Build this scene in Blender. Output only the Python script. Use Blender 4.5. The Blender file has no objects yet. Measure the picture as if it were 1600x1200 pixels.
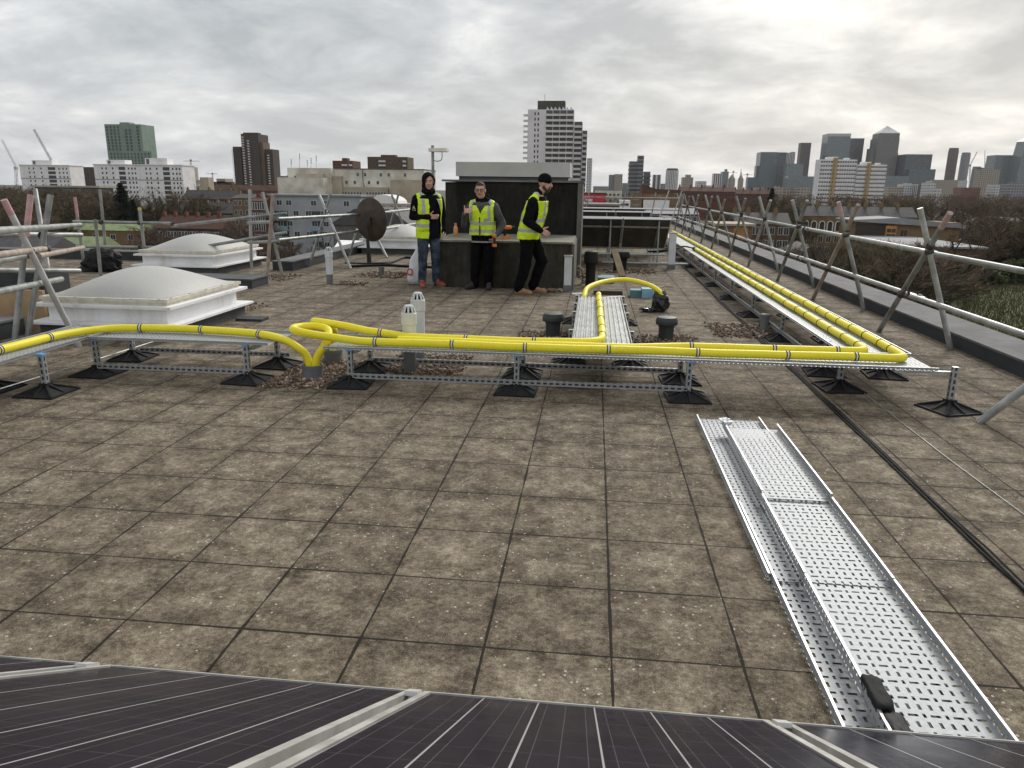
import bpy, bmesh, math, random
from mathutils import Vector, Matrix, noise
R = random.Random(7)
rad = math.radians
sc = bpy.context.scene
COL = sc.collection
# ------------------------------------------------------------------ camera model (solved from the paving grid)
F, PIT, YAW, ROL, HC = 1150.0, .2589, .1063, .0126, 1.5767
def ray(px, py):
    dx, dy = px-800, py-600
    cr, sr = math.cos(ROL), math.sin(ROL)
    x = cr*dx+sr*dy; y = -sr*dx+cr*dy
    cp, sp = math.cos(PIT), math.sin(PIT)
    u = -y
    yf = F*cp+u*sp; z = -F*sp+u*cp
    c, s = math.cos(YAW), math.sin(YAW)
    return Vector((c*x-s*yf, s*x+c*yf, z))
def gp(px, py, z=0.0):                      # where a sight line meets a level
    v = ray(px, py); t = (z-HC)/v.z
    return Vector((v.x*t, v.y*t, z))
def at(px, py, Y):                          # where a sight line meets the plane Y
    v = ray(px, py); t = Y/v.y
    return Vector((v.x*t, Y, HC+v.z*t))

# ------------------------------------------------------------------ materials
def newmat(name):
    m = bpy.data.materials.new(name); m.use_nodes = True
    nt = m.node_tree; b = nt.nodes['Principled BSDF']
    return m, nt, b
def N(nt, t, **k):
    n = nt.nodes.new(t)
    for a, v in k.items():
        if a == 'inp':
            for i, x in v.items(): n.inputs[i].default_value = x
        else: setattr(n, a, v)
    return n
def L(nt, a, b): nt.links.new(a, b)
def math_(nt, op, a, b=None, c=None):
    n = nt.nodes.new('ShaderNodeMath'); n.operation = op
    for i, x in enumerate((a, b, c)):
        if x is None: continue
        if isinstance(x, (int, float)): n.inputs[i].default_value = x
        else: nt.links.new(x, n.inputs[i])
    return n.outputs[0]
def mixc(nt, fac, a, b, mode='MIX'):
    n = nt.nodes.new('ShaderNodeMix'); n.data_type = 'RGBA'; n.blend_type = mode
    for s, x in ((n.inputs['Factor'], fac), (n.inputs['A'], a), (n.inputs['B'], b)):
        if isinstance(x, (int, float)): s.default_value = x
        elif isinstance(x, (tuple, list)): s.default_value = (*x, 1) if len(x) == 3 else x
        else: nt.links.new(x, s)
    return n.outputs['Result']
def ramp(nt, fac, stops):
    n = nt.nodes.new('ShaderNodeValToRGB'); e = n.color_ramp.elements
    while len(e) < len(stops): e.new(.5)
    for el, (p, c) in zip(e, stops):
        el.position = p; el.color = (*c, 1) if isinstance(c, (tuple, list)) else (c, c, c, 1)
    nt.links.new(fac, n.inputs[0]); return n.outputs[0]
def noise_(nt, co, scale, detail=4, rough=.55, dist=0):
    n = nt.nodes.new('ShaderNodeTexNoise'); n.inputs['Scale'].default_value = scale
    n.inputs['Detail'].default_value = detail; n.inputs['Roughness'].default_value = rough
    n.inputs['Distortion'].default_value = dist
    nt.links.new(co, n.inputs['Vector']); return n.outputs['Fac']
def bump_(nt, b, h, strength=.3, dist=.01):
    n = nt.nodes.new('ShaderNodeBump'); n.inputs['Strength'].default_value = strength
    n.inputs['Distance'].default_value = dist
    nt.links.new(h, n.inputs['Height']); nt.links.new(n.outputs[0], b.inputs['Normal'])
def objco(nt): return nt.nodes.new('ShaderNodeTexCoord').outputs['Object']
def uvco(nt): return nt.nodes.new('ShaderNodeTexCoord').outputs['UV']
def pm(name, c1, c2=None, scale=8, rough=.6, metal=0, bump=0, bscale=None, detail=5, lo=.35, hi=.65, dist=.01, spec=.5):
    m, nt, b = newmat(name); co = objco(nt)
    b.inputs['Roughness'].default_value = rough; b.inputs['Metallic'].default_value = metal
    b.inputs['Specular IOR Level'].default_value = spec
    if c2 is None: c2 = tuple(x*.8 for x in c1)
    f = noise_(nt, co, scale, detail)
    L(nt, ramp(nt, f, [(lo, c1), (hi, c2)]), b.inputs['Base Color'])
    if bump:
        bump_(nt, b, noise_(nt, co, bscale or scale*4, 4), bump, dist)
    return m

def mat_paving():
    m, nt, b = newmat('concrete paving slabs')
    co = objco(nt); sp = N(nt, 'ShaderNodeSeparateXYZ'); L(nt, co, sp.inputs[0])
    wob = math_(nt, 'MULTIPLY', math_(nt, 'SUBTRACT', noise_(nt, co, 3, 3), .5), .012)
    gx = math_(nt, 'ADD', math_(nt, 'DIVIDE', math_(nt, 'ADD', sp.outputs[0], .3305), .45), wob)
    gy = math_(nt, 'ADD', math_(nt, 'DIVIDE', math_(nt, 'SUBTRACT', sp.outputs[1], 1.8185), .45), wob)
    def edge(g):
        f = math_(nt, 'FRACT', g); return math_(nt, 'MINIMUM', f, math_(nt, 'SUBTRACT', 1.0, f))
    ex, ey = edge(gx), edge(gy)
    wn = N(nt, 'ShaderNodeTexWhiteNoise', noise_dimensions='2D')
    cv = N(nt, 'ShaderNodeCombineXYZ'); L(nt, math_(nt, 'FLOOR', gx), cv.inputs[0]); L(nt, math_(nt, 'FLOOR', gy), cv.inputs[1])
    L(nt, cv.outputs[0], wn.inputs['Vector'])
    # cross joints are tighter and come and go
    wy = math_(nt, 'MULTIPLY_ADD', noise_(nt, co, 1.1, 2), .028, -.0040)
    wx = math_(nt, 'MULTIPLY_ADD', noise_(nt, co, 5.5, 3), .036, -.007)
    jy = math_(nt, 'LESS_THAN', ey, wy); jx = math_(nt, 'LESS_THAN', ex, wx)
    joint = math_(nt, 'MAXIMUM', jx, jy)
    e = math_(nt, 'MINIMUM', ex, ey)
    big = noise_(nt, co, .9, 4, .6); mid = noise_(nt, co, 6.5, 8, .7); fine = noise_(nt, co, 45, 7, .8)
    grain = noise_(nt, co, 210, 3, .7)
    # slab tone: dark grime with paler worn centres
    cen = N(nt, 'ShaderNodeMapRange', inp={1: .0, 2: .32, 3: 0, 4: 1}); L(nt, e, cen.inputs[0])
    mid2 = noise_(nt, co, 14, 6, .7)
    v = math_(nt, 'ADD', math_(nt, 'MULTIPLY', mid, 1.2), math_(nt, 'MULTIPLY', big, .36))
    v = math_(nt, 'ADD', v, math_(nt, 'MULTIPLY_ADD', mid2, .85, -.765))
    v = math_(nt, 'ADD', v, math_(nt, 'MULTIPLY', cen.outputs[0], .13))
    v = math_(nt, 'ADD', v, math_(nt, 'MULTIPLY_ADD', wn.outputs[0], .09, -.045))
    v = math_(nt, 'ADD', v, math_(nt, 'MULTIPLY_ADD', fine, 1.5, -.75))
    v = math_(nt, 'ADD', v, math_(nt, 'MULTIPLY_ADD', grain, 1.2, -.6))
    col = ramp(nt, v, [(.10, (.030, .023, .016)), (.36, (.096, .075, .052)), (.64, (.196, .160, .115)), (.98, (.40, .345, .26))])
    lich = ramp(nt, noise_(nt, co, 7, 6, .7), [(.56, 0.0), (.70, 1.0)])
    col = mixc(nt, math_(nt, 'MULTIPLY', math_(nt, 'MULTIPLY', lich, fine), .75), col, (.33, .30, .19))
    # pale chips and lichen spots
    vo = N(nt, 'ShaderNodeTexVoronoi', feature='F1', inp={'Scale': 26.0}); L(nt, co, vo.inputs['Vector'])
    spn = math_(nt, 'MULTIPLY', math_(nt, 'LESS_THAN', vo.outputs['Distance'], .13),
                math_(nt, 'GREATER_THAN', noise_(nt, co, 2.2, 5, .7), .5))
    vo2 = N(nt, 'ShaderNodeTexVoronoi', feature='F1', inp={'Scale': 61.0}); L(nt, co, vo2.inputs['Vector'])
    spn2 = math_(nt, 'MULTIPLY', math_(nt, 'LESS_THAN', vo2.outputs['Distance'], .16),
                 math_(nt, 'GREATER_THAN', noise_(nt, co, 5.2, 4, .7), .55))
    col = mixc(nt, math_(nt, 'MULTIPLY', spn, .75), col, (.56, .53, .46))
    col = mixc(nt, math_(nt, 'MULTIPLY', spn2, .5), col, (.45, .42, .34))
    col = mixc(nt, math_(nt, 'MULTIPLY', joint, .93), col, (.012, .010, .008))
    L(nt, col, b.inputs['Base Color']); b.inputs['Roughness'].default_value = .93
    b.inputs['Specular IOR Level'].default_value = .25
    h = math_(nt, 'SUBTRACT', math_(nt, 'MULTIPLY', fine, .5), math_(nt, 'MULTIPLY', joint, 2.5))
    bump_(nt, b, h, .6, .006)
    return m

def mat_perf(name='perforated galvanised steel', sx=.034, sy=.042, c=(.40, .42, .43)):
    m, nt, b = newmat(name); uv = uvco(nt)
    sp = N(nt, 'ShaderNodeSeparateXYZ'); L(nt, uv, sp.inputs[0]); u, v = sp.outputs[0], sp.outputs[1]
    def slot(u, v, px, py, ou, ov, w, h):
        fu = math_(nt, 'SUBTRACT', math_(nt, 'FRACT', math_(nt, 'ADD', math_(nt, 'DIVIDE', u, px), ou)), .5)
        fv = math_(nt, 'SUBTRACT', math_(nt, 'FRACT', math_(nt, 'ADD', math_(nt, 'DIVIDE', v, py), ov)), .5)
        a = math_(nt, 'LESS_THAN', math_(nt, 'ABSOLUTE', fu), w/px/2)
        c_ = math_(nt, 'LESS_THAN', math_(nt, 'ABSOLUTE', fv), h/py/2)
        return math_(nt, 'MULTIPLY', a, c_)
    s = math_(nt, 'MAXIMUM', slot(u, v, sx, sy*2, 0, 0, .0100, .025), slot(u, v, sx*2, sy*2, .25, .5, .030, .0105))
    s = math_(nt, 'MAXIMUM', s, slot(u, v, sx*2, sy*2, .75, .5, .0095, .019))
    co = objco(nt)
    sp_ = noise_(nt, co, 60, 3, .6)
    L(nt, ramp(nt, sp_, [(.35, tuple(x*.82 for x in c)), (.65, c)]), b.inputs['Base Color'])
    b.inputs['Metallic'].default_value = .25; b.inputs['Roughness'].default_value = .58
    L(nt, math_(nt, 'SUBTRACT', 1.0, s), b.inputs['Alpha'])
    return m
def mat_strut():
    m, nt, b = newmat('slotted steel channel'); uv = uvco(nt)
    sp = N(nt, 'ShaderNodeSeparateXYZ'); L(nt, uv, sp.inputs[0])
    # uv.x along the bar, uv.y across it (0 = middle)
    f = math_(nt, 'SUBTRACT', math_(nt, 'FRACT', math_(nt, 'DIVIDE', sp.outputs[0], .05)), .5)
    s = math_(nt, 'MULTIPLY', math_(nt, 'LESS_THAN', math_(nt, 'ABSOLUTE', f), .3),
              math_(nt, 'LESS_THAN', math_(nt, 'ABSOLUTE', sp.outputs[1]), .0075))
    co = objco(nt)
    cst = ramp(nt, noise_(nt, co, 40, 3), [(.35, (.32, .335, .345)), (.65, (.44, .455, .465))])
    L(nt, mixc(nt, s, cst, (.02, .02, .022)), b.inputs['Base Color'])  # slots are near-black colour standing for the shaded inside of the channel
    L(nt, math_(nt, 'MULTIPLY_ADD', s, -.5, .5), b.inputs['Metallic']); b.inputs['Roughness'].default_value = .48
    return m
def mat_facade(name, wall, glass, pu, pv, wu, wv, rough=.8, grough=.2, ou=0, ov=0, var=.35):
    m, nt, b = newmat(name); uv = uvco(nt)
    sp = N(nt, 'ShaderNodeSeparateXYZ'); L(nt, uv, sp.inputs[0])
    gu = math_(nt, 'ADD', math_(nt, 'DIVIDE', sp.outputs[0], pu), ou); gv = math_(nt, 'ADD', math_(nt, 'DIVIDE', sp.outputs[1], pv), ov)
    s = math_(nt, 'MULTIPLY', math_(nt, 'LESS_THAN', math_(nt, 'FRACT', gu), wu), math_(nt, 'LESS_THAN', math_(nt, 'FRACT', gv), wv))
    cv = N(nt, 'ShaderNodeCombineXYZ'); L(nt, math_(nt, 'FLOOR', gu), cv.inputs[0]); L(nt, math_(nt, 'FLOOR', gv), cv.inputs[1])
    wn = N(nt, 'ShaderNodeTexWhiteNoise', noise_dimensions='2D'); L(nt, cv.outputs[0], wn.inputs['Vector'])
    g = mixc(nt, math_(nt, 'MULTIPLY', wn.outputs[0], var), glass, tuple(min(1, x*2.2+.05) for x in glass))
    w = mixc(nt, noise_(nt, objco(nt), .12, 4), tuple(x*.86 for x in wall), tuple(min(1, x*1.1) for x in wall))
    L(nt, mixc(nt, s, w, g), b.inputs['Base Color'])
    L(nt, math_(nt, 'MULTIPLY_ADD', s, grough-rough, rough), b.inputs['Roughness'])
    return m

M = {}
M['paving'] = mat_paving()
M['perf'] = mat_perf()
M['perf_bright'] = mat_perf('bright new perforated steel', .033, .040, (.36, .38, .395))
M['strut'] = mat_strut()
M['galv'] = pm('galvanised steel', (.50, .515, .52), (.36, .375, .385), 14, .42, .55, .05, 60)
M['galv_dull'] = pm('weathered scaffold tube', (.36, .37, .355), (.20, .21, .195), 6, .5, .45, .12, 40)
M['galv_light'] = pm('pale scaffold tube', (.48, .49, .475), (.30, .31, .30), 7, .45, .4, .1, 40)
M['galv_white'] = pm('bright new scaffold tube', (.62, .62, .62), (.46, .46, .46), 7, .4, .4)
M['pink'] = pm('pink paint on tube', (.60, .33, .34), (.36, .27, .26), 18, .6)
M['rust'] = pm('dark clamp steel', (.045, .044, .044), (.09, .075, .062), 25, .6, .4, .3, 60)
M['tube_brown'] = pm('rusty pale tube', (.40, .36, .31), (.27, .2, .15), 9, .6, .2)
M['yellow'] = None
def mat_yellow():
    m, nt, b = newmat('yellow twin wall duct'); co = objco(nt)
    yc = ramp(nt, noise_(nt, co, 5, 6, .7), [(.3, (.95, .83, .035)), (.7, (.88, .74, .022))])
    L(nt, mixc(nt, ramp(nt, noise_(nt, co, 17, 6, .75), [(.56, 0.0), (.75, .4)]), yc, (.42, .34, .07)), b.inputs['Base Color'])
    b.inputs['Roughness'].default_value = .42; b.inputs['Specular IOR Level'].default_value = .4
    sp = N(nt, 'ShaderNodeSeparateXYZ'); L(nt, uvco(nt), sp.inputs[0])
    w = math_(nt, 'SINE', math_(nt, 'MULTIPLY', sp.outputs[0], 2*math.pi/.011))
    bump_(nt, b, w, .35, .002)
    return m
M['yellow'] = mat_yellow()
M['black_rubber'] = pm('black recycled rubber', (.014, .014, .015), (.026, .026, .026), 20, .75, 0, .15, 60, spec=.2)
M['black'] = pm('black plastic', (.010, .010, .010), (.016, .016, .016), 15, .6, spec=.2)
M['black_gloss'] = pm('black polythene', (.010, .010, .011), (.018, .017, .017), 15, .22)
M['tie_white'] = pm('white tape', (.75, .75, .72), (.65, .65, .62), 20, .6)
M['blue_clip'] = pm('blue plastic clip', (.14, .38, .68), (.11, .32, .62), 15, .5)
M['white_upvc'] = pm('white painted kerb', (.90, .90, .91), (.80, .81, .81), 3, .5, 0, .03, 30)
M['cream_frame'] = pm('aged cream frame', (.72, .68, .58), (.56, .52, .43), 12, .6, 0, .1, 40)
M['dome'] = pm('weathered opal dome', (.50, .495, .47), (.40, .395, .37), 110, .6, 0, .15, 90, detail=8)
M['felt'] = pm('dark grey roofing felt', (.075, .08, .085), (.11, .11, .11), 5, .85, 0, .2, 80)
M['felt_blue'] = pm('slate coloured upstand', (.026, .030, .035), (.042, .046, .052), 3, .75, 0, .15, 70)
M['coping'] = pm('grey coping felt', (.17, .168, .168), (.115, .112, .11), 4, .9, 0, .25, 120)
M['grey_pipe'] = pm('grey plastic pipe', (.17, .18, .185), (.13, .135, .14), 8, .6)
M['pvc'] = pm('white plastic pipe', (.66, .68, .69), (.55, .57, .57), 6, .5)
M['mush'] = pm('dark green grey cowl', (.026, .033, .032), (.042, .05, .047), 9, .55)
M['gravel'] = pm('mixed pebbles', (.22, .145, .095), (.075, .052, .038), 24, .85, detail=1, lo=.42, hi=.58)
M['gravel_pale'] = pm('pale pebbles', (.50, .43, .35), (.24, .18, .13), 24, .85, detail=1)
M['concrete'] = pm('weathered pale concrete', (.42, .40, .36), (.27, .255, .225), 2.2, .9, 0, .2, 40)
M['lid'] = pm('grey painted cap', (.52, .515, .485), (.42, .415, .385), 1.5, .8, 0, .06, 30)
def mat_stain(name, a, b_, c):
    m, nt, b = newmat(name); co = objco(nt)
    mp = N(nt, 'ShaderNodeMapping'); mp.inputs['Scale'].default_value = (1.7, 1.7, .28); L(nt, co, mp.inputs['Vector'])
    f = math_(nt, 'ADD', math_(nt, 'MULTIPLY', noise_(nt, mp.outputs[0], 1.3, 6, .65), .75), math_(nt, 'MULTIPLY', noise_(nt, co, 5, 6, .7), .3))
    L(nt, ramp(nt, f, [(.34, a), (.50, b_), (.70, c)]), b.inputs['Base Color'])
    b.inputs['Roughness'].default_value = .85; b.inputs['Specular IOR Level'].default_value = .12
    bump_(nt, b, noise_(nt, co, 30, 5), .2, .01)
    return m
M['white_upvc'] = mat_stain('weathered white kerb', (.62, .60, .56), (.86, .86, .86), (.93, .93, .94))
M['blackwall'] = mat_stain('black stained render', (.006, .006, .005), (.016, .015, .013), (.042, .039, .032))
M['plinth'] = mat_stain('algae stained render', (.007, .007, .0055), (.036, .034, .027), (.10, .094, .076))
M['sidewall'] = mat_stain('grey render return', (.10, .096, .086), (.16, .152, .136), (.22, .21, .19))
M['ledge'] = pm('mossy concrete ledge', (.24, .23, .185), (.12, .115, .085), 5, .9, 0, .2, 40)
M['wood'] = pm('weathered timber', (.34, .26, .17), (.22, .16, .1), 6, .8)
M['ply'] = pm('orange brown plywood', (.46, .31, .17), (.36, .24, .13), 5, .75)
M['red_sheet'] = pm('red brown sheet', (.26, .06, .035), (.19, .05, .03), 6, .7)
M['cyan_sheet'] = pm('blue plastic tray', (.25, .46, .58), (.18, .36, .47), 6, .5)
M['cyan_dark'] = pm('teal plastic lid', (.10, .22, .24), (.08, .17, .19), 6, .5)
M['white_bag'] = pm('white carrier bag', (.74, .74, .75), (.62, .62, .64), 8, .45, 0, .4, 14, dist=.03)
M['red_print'] = pm('red print', (.55, .05, .05), (.45, .05, .05), 8, .5)
M['dish'] = pm('weathered brown dish', (.045, .033, .024), (.085, .06, .043), 5, .65, 0, .1, 20)
M['steel_dark'] = pm('dark steel', (.035, .035, .035), (.06, .055, .05), 9, .55, .4)
M['alu'] = pm('aluminium frame', (.80, .80, .79), (.68, .68, .67), 6, .38, .5)
M['alu_dirty'] = pm('dirty aluminium frame', (.50, .49, .46), (.33, .32, .29), 9, .55, .3)
M['panel_back'] = mat_stain('panel back sheet', (.075, .070, .058), (.115, .108, .09), (.15, .14, .118))
M['orange'] = pm('orange plastic', (.75, .22, .03), (.62, .18, .03), 10, .45)
M['copper'] = pm('copper orange bottle', (.70, .33, .16), (.6, .27, .12), 10, .35, .3)
# people
M['skin'] = pm('skin', (.60, .36, .27), (.52, .28, .21), 18, .55)
M['skin_dark'] = pm('lips', (.34, .13, .11), (.3, .12, .1), 18, .5)
M['teeth'] = pm('teeth', (.75, .72, .66), (.7, .67, .6), 18, .4)
M['hair_brown'] = pm('short brown hair', (.022, .013, .008), (.038, .023, .014), 60, .7, 0, .6, 120)
M['beard'] = pm('brown beard', (.055, .032, .02), (.085, .05, .03), 60, .8, 0, .6, 120)
M['jacket_black'] = pm('black jacket cloth', (.004, .004, .005), (.007, .007, .009), 10, .85, 0, .5, 22, dist=.02, spec=.1)
M['jacket_navy'] = pm('navy jacket cloth', (.005, .006, .011), (.008, .010, .017), 10, .8, 0, .5, 22, dist=.02, spec=.1)
M['jacket_grey'] = pm('grey fleece', (.085, .085, .095), (.05, .05, .056), 10, .9, 0, .6, 22, dist=.02)
M['fleece_pale'] = pm('pale grey hem', (.36, .36, .34), (.28, .28, .27), 20, .9)
M['jeans'] = pm('worn blue denim', (.075, .105, .15), (.014, .024, .044), 6, .85, 0, .5, 18, lo=.4, hi=.6, dist=.02)
M['trousers'] = pm('black work trousers', (.0035, .0035, .004), (.006, .006, .006), 9, .85, 0, .5, 18, dist=.02, spec=.1)
M['boot_tan'] = pm('tan leather', (.36, .21, .10), (.27, .15, .07), 14, .6)
M['boot_red'] = pm('red brown leather', (.30, .095, .05), (.22, .075, .04), 14, .6)
M['boot_dark'] = pm('dark suede', (.045, .038, .034), (.03, .026, .024), 14, .8)
M['sole'] = pm('shoe sole', (.22, .13, .075), (.16, .1, .06), 14, .8)
def mat_vest(name, bands, strip, zst):
    m, nt, b = newmat(name); co = objco(nt)
    sp = N(nt, 'ShaderNodeSeparateXYZ'); L(nt, co, sp.inputs[0])
    s = None
    wob = math_(nt, 'MULTIPLY_ADD', noise_(nt, co, 4, 2), .03, -.015)
    z = math_(nt, 'ADD', sp.outputs[2], wob)
    for a, c in bands:
        k = math_(nt, 'MULTIPLY', math_(nt, 'GREATER_THAN', z, a), math_(nt, 'LESS_THAN', z, c))
        s = k if s is None else math_(nt, 'MAXIMUM', s, k)
    ax = math_(nt, 'ABSOLUTE', math_(nt, 'ADD', sp.outputs[0], wob))
    k = math_(nt, 'MULTIPLY', math_(nt, 'GREATER_THAN', ax, strip[0]), math_(nt, 'LESS_THAN', ax, strip[1]))
    s = math_(nt, 'MAXIMUM', s, math_(nt, 'MULTIPLY', k, math_(nt, 'GREATER_THAN', z, zst)))
    y = mixc(nt, noise_(nt, co, 9, 3), (.72, .92, .012), (.58, .80, .01))
    L(nt, mixc(nt, s, y, (.42, .44, .44)), b.inputs['Base Color'])
    b.inputs['Roughness'].default_value = .6
    bump_(nt, b, noise_(nt, co, 14, 3), .6, .025)
    return m
# city
BR = {'brown': (.115, .075, .045), 'red': (.15, .06, .04), 'tan': (.25, .165, .09), 'dark': (.06, .045, .035), 'yellow': (.21, .145, .07)}
for k, c in BR.items(): M['brick_'+k] = pm(k+' brick', c, tuple(x*.7 for x in c), .6, .9, 0, 0, detail=8)
M['slate'] = pm('slate roof', (.065, .062, .062), (.10, .09, .085), .8, .8, detail=8)
M['tile'] = pm('red brown tile roof', (.12, .055, .035), (.085, .045, .032), .8, .85, detail=8)
M['moss_roof'] = pm('moss green roof', (.30, .36, .18), (.20, .26, .12), .6, .9, detail=8)
M['flat_roof'] = pm('flat grey roof', (.30, .30, .31), (.22, .22, .22), .3, .85)
M['white_wall'] = pm('white rendered wall', (.84, .82, .81), (.70, .68, .67), .25, .85, detail=7)
M['cream_wall'] = pm('stained cream wall', (.74, .70, .61), (.46, .42, .35), .22, .9, detail=8)
M['cream_wall2'] = pm('buff wall', (.46, .40, .31), (.33, .28, .21), .22, .9, detail=8)
M['bluegrey_wall'] = pm('blue grey cladding', (.36, .38, .39), (.29, .31, .32), .3, .8, detail=6)
M['teal_glass'] = pm('teal balcony glass', (.22, .36, .40), (.18, .3, .34), .5, .3)
M['tower_wall'] = pm('pale concrete gable', (.76, .73, .74), (.64, .61, .62), .15, .85, detail=7)
M['balcony_white'] = pm('white balcony front', (.72, .71, .70), (.62, .61, .6), .5, .8)
M['recess'] = pm('dark grey wall and balcony shade', (.09, .086, .082), (.15, .143, .135), .9, .8)  # plain dark grey; on the white tower it paints the shade behind balconies
M['green_wall'] = pm('green glazed brick', (.20, .27, .21), (.15, .215, .165), .2, .6)
M['green_roofbox'] = pm('dark olive roof house', (.085, .085, .06), (.065, .065, .05), .3, .85)
M['brown_tower'] = pm('dark brown brick tower', (.075, .052, .04), (.055, .04, .032), .2, .9)
M['brown_tower2'] = pm('mid brown brick tower', (.15, .105, .075), (.12, .085, .06), .2, .9)
M['win_dark'] = pm('dark window glass', (.025, .028, .032), (.05, .055, .06), .7, .15)
M['win_frame'] = pm('white window frame', (.72, .71, .69), (.62, .61, .6), 1, .6)
M['red_paint'] = pm('bright red cladding', (.62, .03, .05), (.5, .025, .045), .4, .6)
M['ochre'] = pm('ochre stair tower', (.46, .32, .15), (.38, .27, .13), .3, .8)
M['amber'] = pm('amber timber screen', (.50, .23, .045), (.40, .18, .04), .7, .7)
M['crane'] = pm('crane steel', (.18, .18, .18), (.12, .12, .12), .7, .6)
M['crane_pale'] = pm('pale crane steel', (.52, .52, .52), (.42, .42, .42), .7, .6)
M['bark'] = pm('winter bark', (.060, .047, .037), (.038, .030, .024), 2, .95)
M['twig'] = pm('brown winter twigs', (.145, .096, .064), (.090, .062, .043), .5, .95)
M['twig_olive'] = pm('olive brown twigs', (.125, .10, .052), (.08, .066, .037), .5, .95)
M['needle'] = pm('dark evergreen needles', (.014, .024, .014), (.024, .036, .02), .8, .9)
M['leaf'] = pm('green bramble leaves', (.075, .115, .028), (.045, .075, .022), .8, .8)
M['grass'] = pm('rough winter grass', (.12, .145, .04), (.085, .085, .035), .35, .95, detail=8)

# ------------------------------------------------------------------ mesh builder
ORG = {}
def tagit(o, label=None, cat=None, group=None, kind=None):
    for k, v in (('label', label), ('category', cat), ('group', group), ('kind', kind)):
        if v: o[k] = v
    return o
def thing(name, loc, label, cat, group=None, rz=0):
    o = bpy.data.objects.new(name, None); COL.objects.link(o)
    o.empty_display_size = .1
    o.location = loc; o.rotation_euler = (0, 0, rz); ORG[o.name] = Vector(loc)
    return tagit(o, label, cat, group)
class MB:
    def __init__(s): s.v = []; s.f = []; s.m = []; s.uv = []; s.mi = 0
    def add(s, vs, fs, uvs=None):
        o = len(s.v); s.v += [Vector(p) for p in vs]
        for i, f in enumerate(fs):
            s.f.append([o+k for k in f]); s.m.append(s.mi); s.uv.append(uvs[i] if uvs else None)
        return s
    def box(s, x0, x1, y0, y1, z0, z1):
        v = [(x, y, z) for x in (x0, x1) for y in (y0, y1) for z in (z0, z1)]
        return s.add(v, [(0, 1, 3, 2), (4, 6, 7, 5), (0, 4, 5, 1), (2, 3, 7, 6), (0, 2, 6, 4), (1, 5, 7, 3)])
    def bar(s, a, b, w, h, up=(0, 0, 1), uv=True):       # rectangular bar a->b, uv.x along, uv.y across
        a, b = Vector(a), Vector(b); d = b-a; ln = d.length; d.normalize()
        u = Vector(up)
        if abs(d.dot(u)) > .95: u = Vector((0, 1, 0))
        sx = d.cross(u).normalized(); sz = sx.cross(d).normalized()
        c = [(-w/2, -h/2), (w/2, -h/2), (w/2, h/2), (-w/2, h/2)]
        v = [a+sx*p+sz*q for p, q in c]+[b+sx*p+sz*q for p, q in c]
        fs = [(0, 1, 5, 4), (1, 2, 6, 5), (2, 3, 7, 6), (3, 0, 4, 7), (3, 2, 1, 0), (4, 5, 6, 7)]
        uvs = []
        for k in range(4):
            hw = (w if k % 2 == 0 else h)/2
            uvs.append([(0, -hw), (0, hw), (ln, hw), (ln, -hw)])
        uvs += [[(0, .02)]*4]*2
        return s.add(v, fs, uvs if uv else None)
    def tube(s, pts, r, n=10, caps=True, ell=None):
        pts = [Vector(p) for p in pts]; m = len(pts)
        rs = r if isinstance(r, (list, tuple)) else [r]*m
        T = []
        for i in range(m):
            a = pts[max(i-1, 0)]; b = pts[min(i+1, m-1)]
            T.append((b-a).normalized())
        u = Vector((0, 0, 1)) if abs(T[0].z) < .9 else Vector((0, 1, 0))
        x = T[0].cross(u).normalized()
        vs = []; acc = 0; us = []
        for i in range(m):
            if i: acc += (pts[i]-pts[i-1]).length
            us.append(acc)
            x = (x-T[i]*x.dot(T[i])).normalized(); y = T[i].cross(x)
            for k in range(n):
                a = 2*math.pi*k/n
                vs.append(pts[i]+(x*math.cos(a)+y*math.sin(a))*rs[i])
        fs = []; uv = []
        for i in range(m-1):
            for k in range(n):
                k2 = (k+1) % n
                fs.append((i*n+k, i*n+k2, (i+1)*n+k2, (i+1)*n+k))
                uv.append([(us[i], k/n), (us[i], (k+1)/n), (us[i+1], (k+1)/n), (us[i+1], k/n)])
        if caps:
            fs += [tuple(range(n-1, -1, -1)), tuple((m-1)*n+k for k in range(n))]; uv += [[(0, 0)]*n]*2
        return s.add(vs, fs, uv)
    def lathe(s, c, prof, n=20, caps=True):
        c = Vector(c); vs = []; fs = []
        for r, z in prof:
            for k in range(n):
                a = 2*math.pi*k/n; vs.append(c+Vector((r*math.cos(a), r*math.sin(a), z)))
        for i in range(len(prof)-1):
            for k in range(n):
                k2 = (k+1) % n; fs.append((i*n+k, i*n+k2, (i+1)*n+k2, (i+1)*n+k))
        if caps: fs += [tuple(range(n-1, -1, -1)), tuple((len(prof)-1)*n+k for k in range(n))]
        return s.add(vs, fs)
    def prism(s, poly, y0, y1):           # polygon in x,z extruded along y
        n = len(poly); v = [(x, y0, z) for x, z in poly]+[(x, y1, z) for x, z in poly]
        fs = [tuple(range(n)), tuple(range(2*n-1, n-1, -1))]+[(i, i+n, (i+1) % n+n, (i+1) % n) for i in range(n)]
        return s.add(v, fs)
    def prismx(s, poly, x0, x1):          # polygon in y,z extruded along x
        n = len(poly); v = [(x0, y, z) for y, z in poly]+[(x1, y, z) for y, z in poly]
        fs = [tuple(range(n-1, -1, -1)), tuple(range(n, 2*n))]+[(i, (i+1) % n, (i+1) % n+n, i+n) for i in range(n)]
        return s.add(v, fs)
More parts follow.
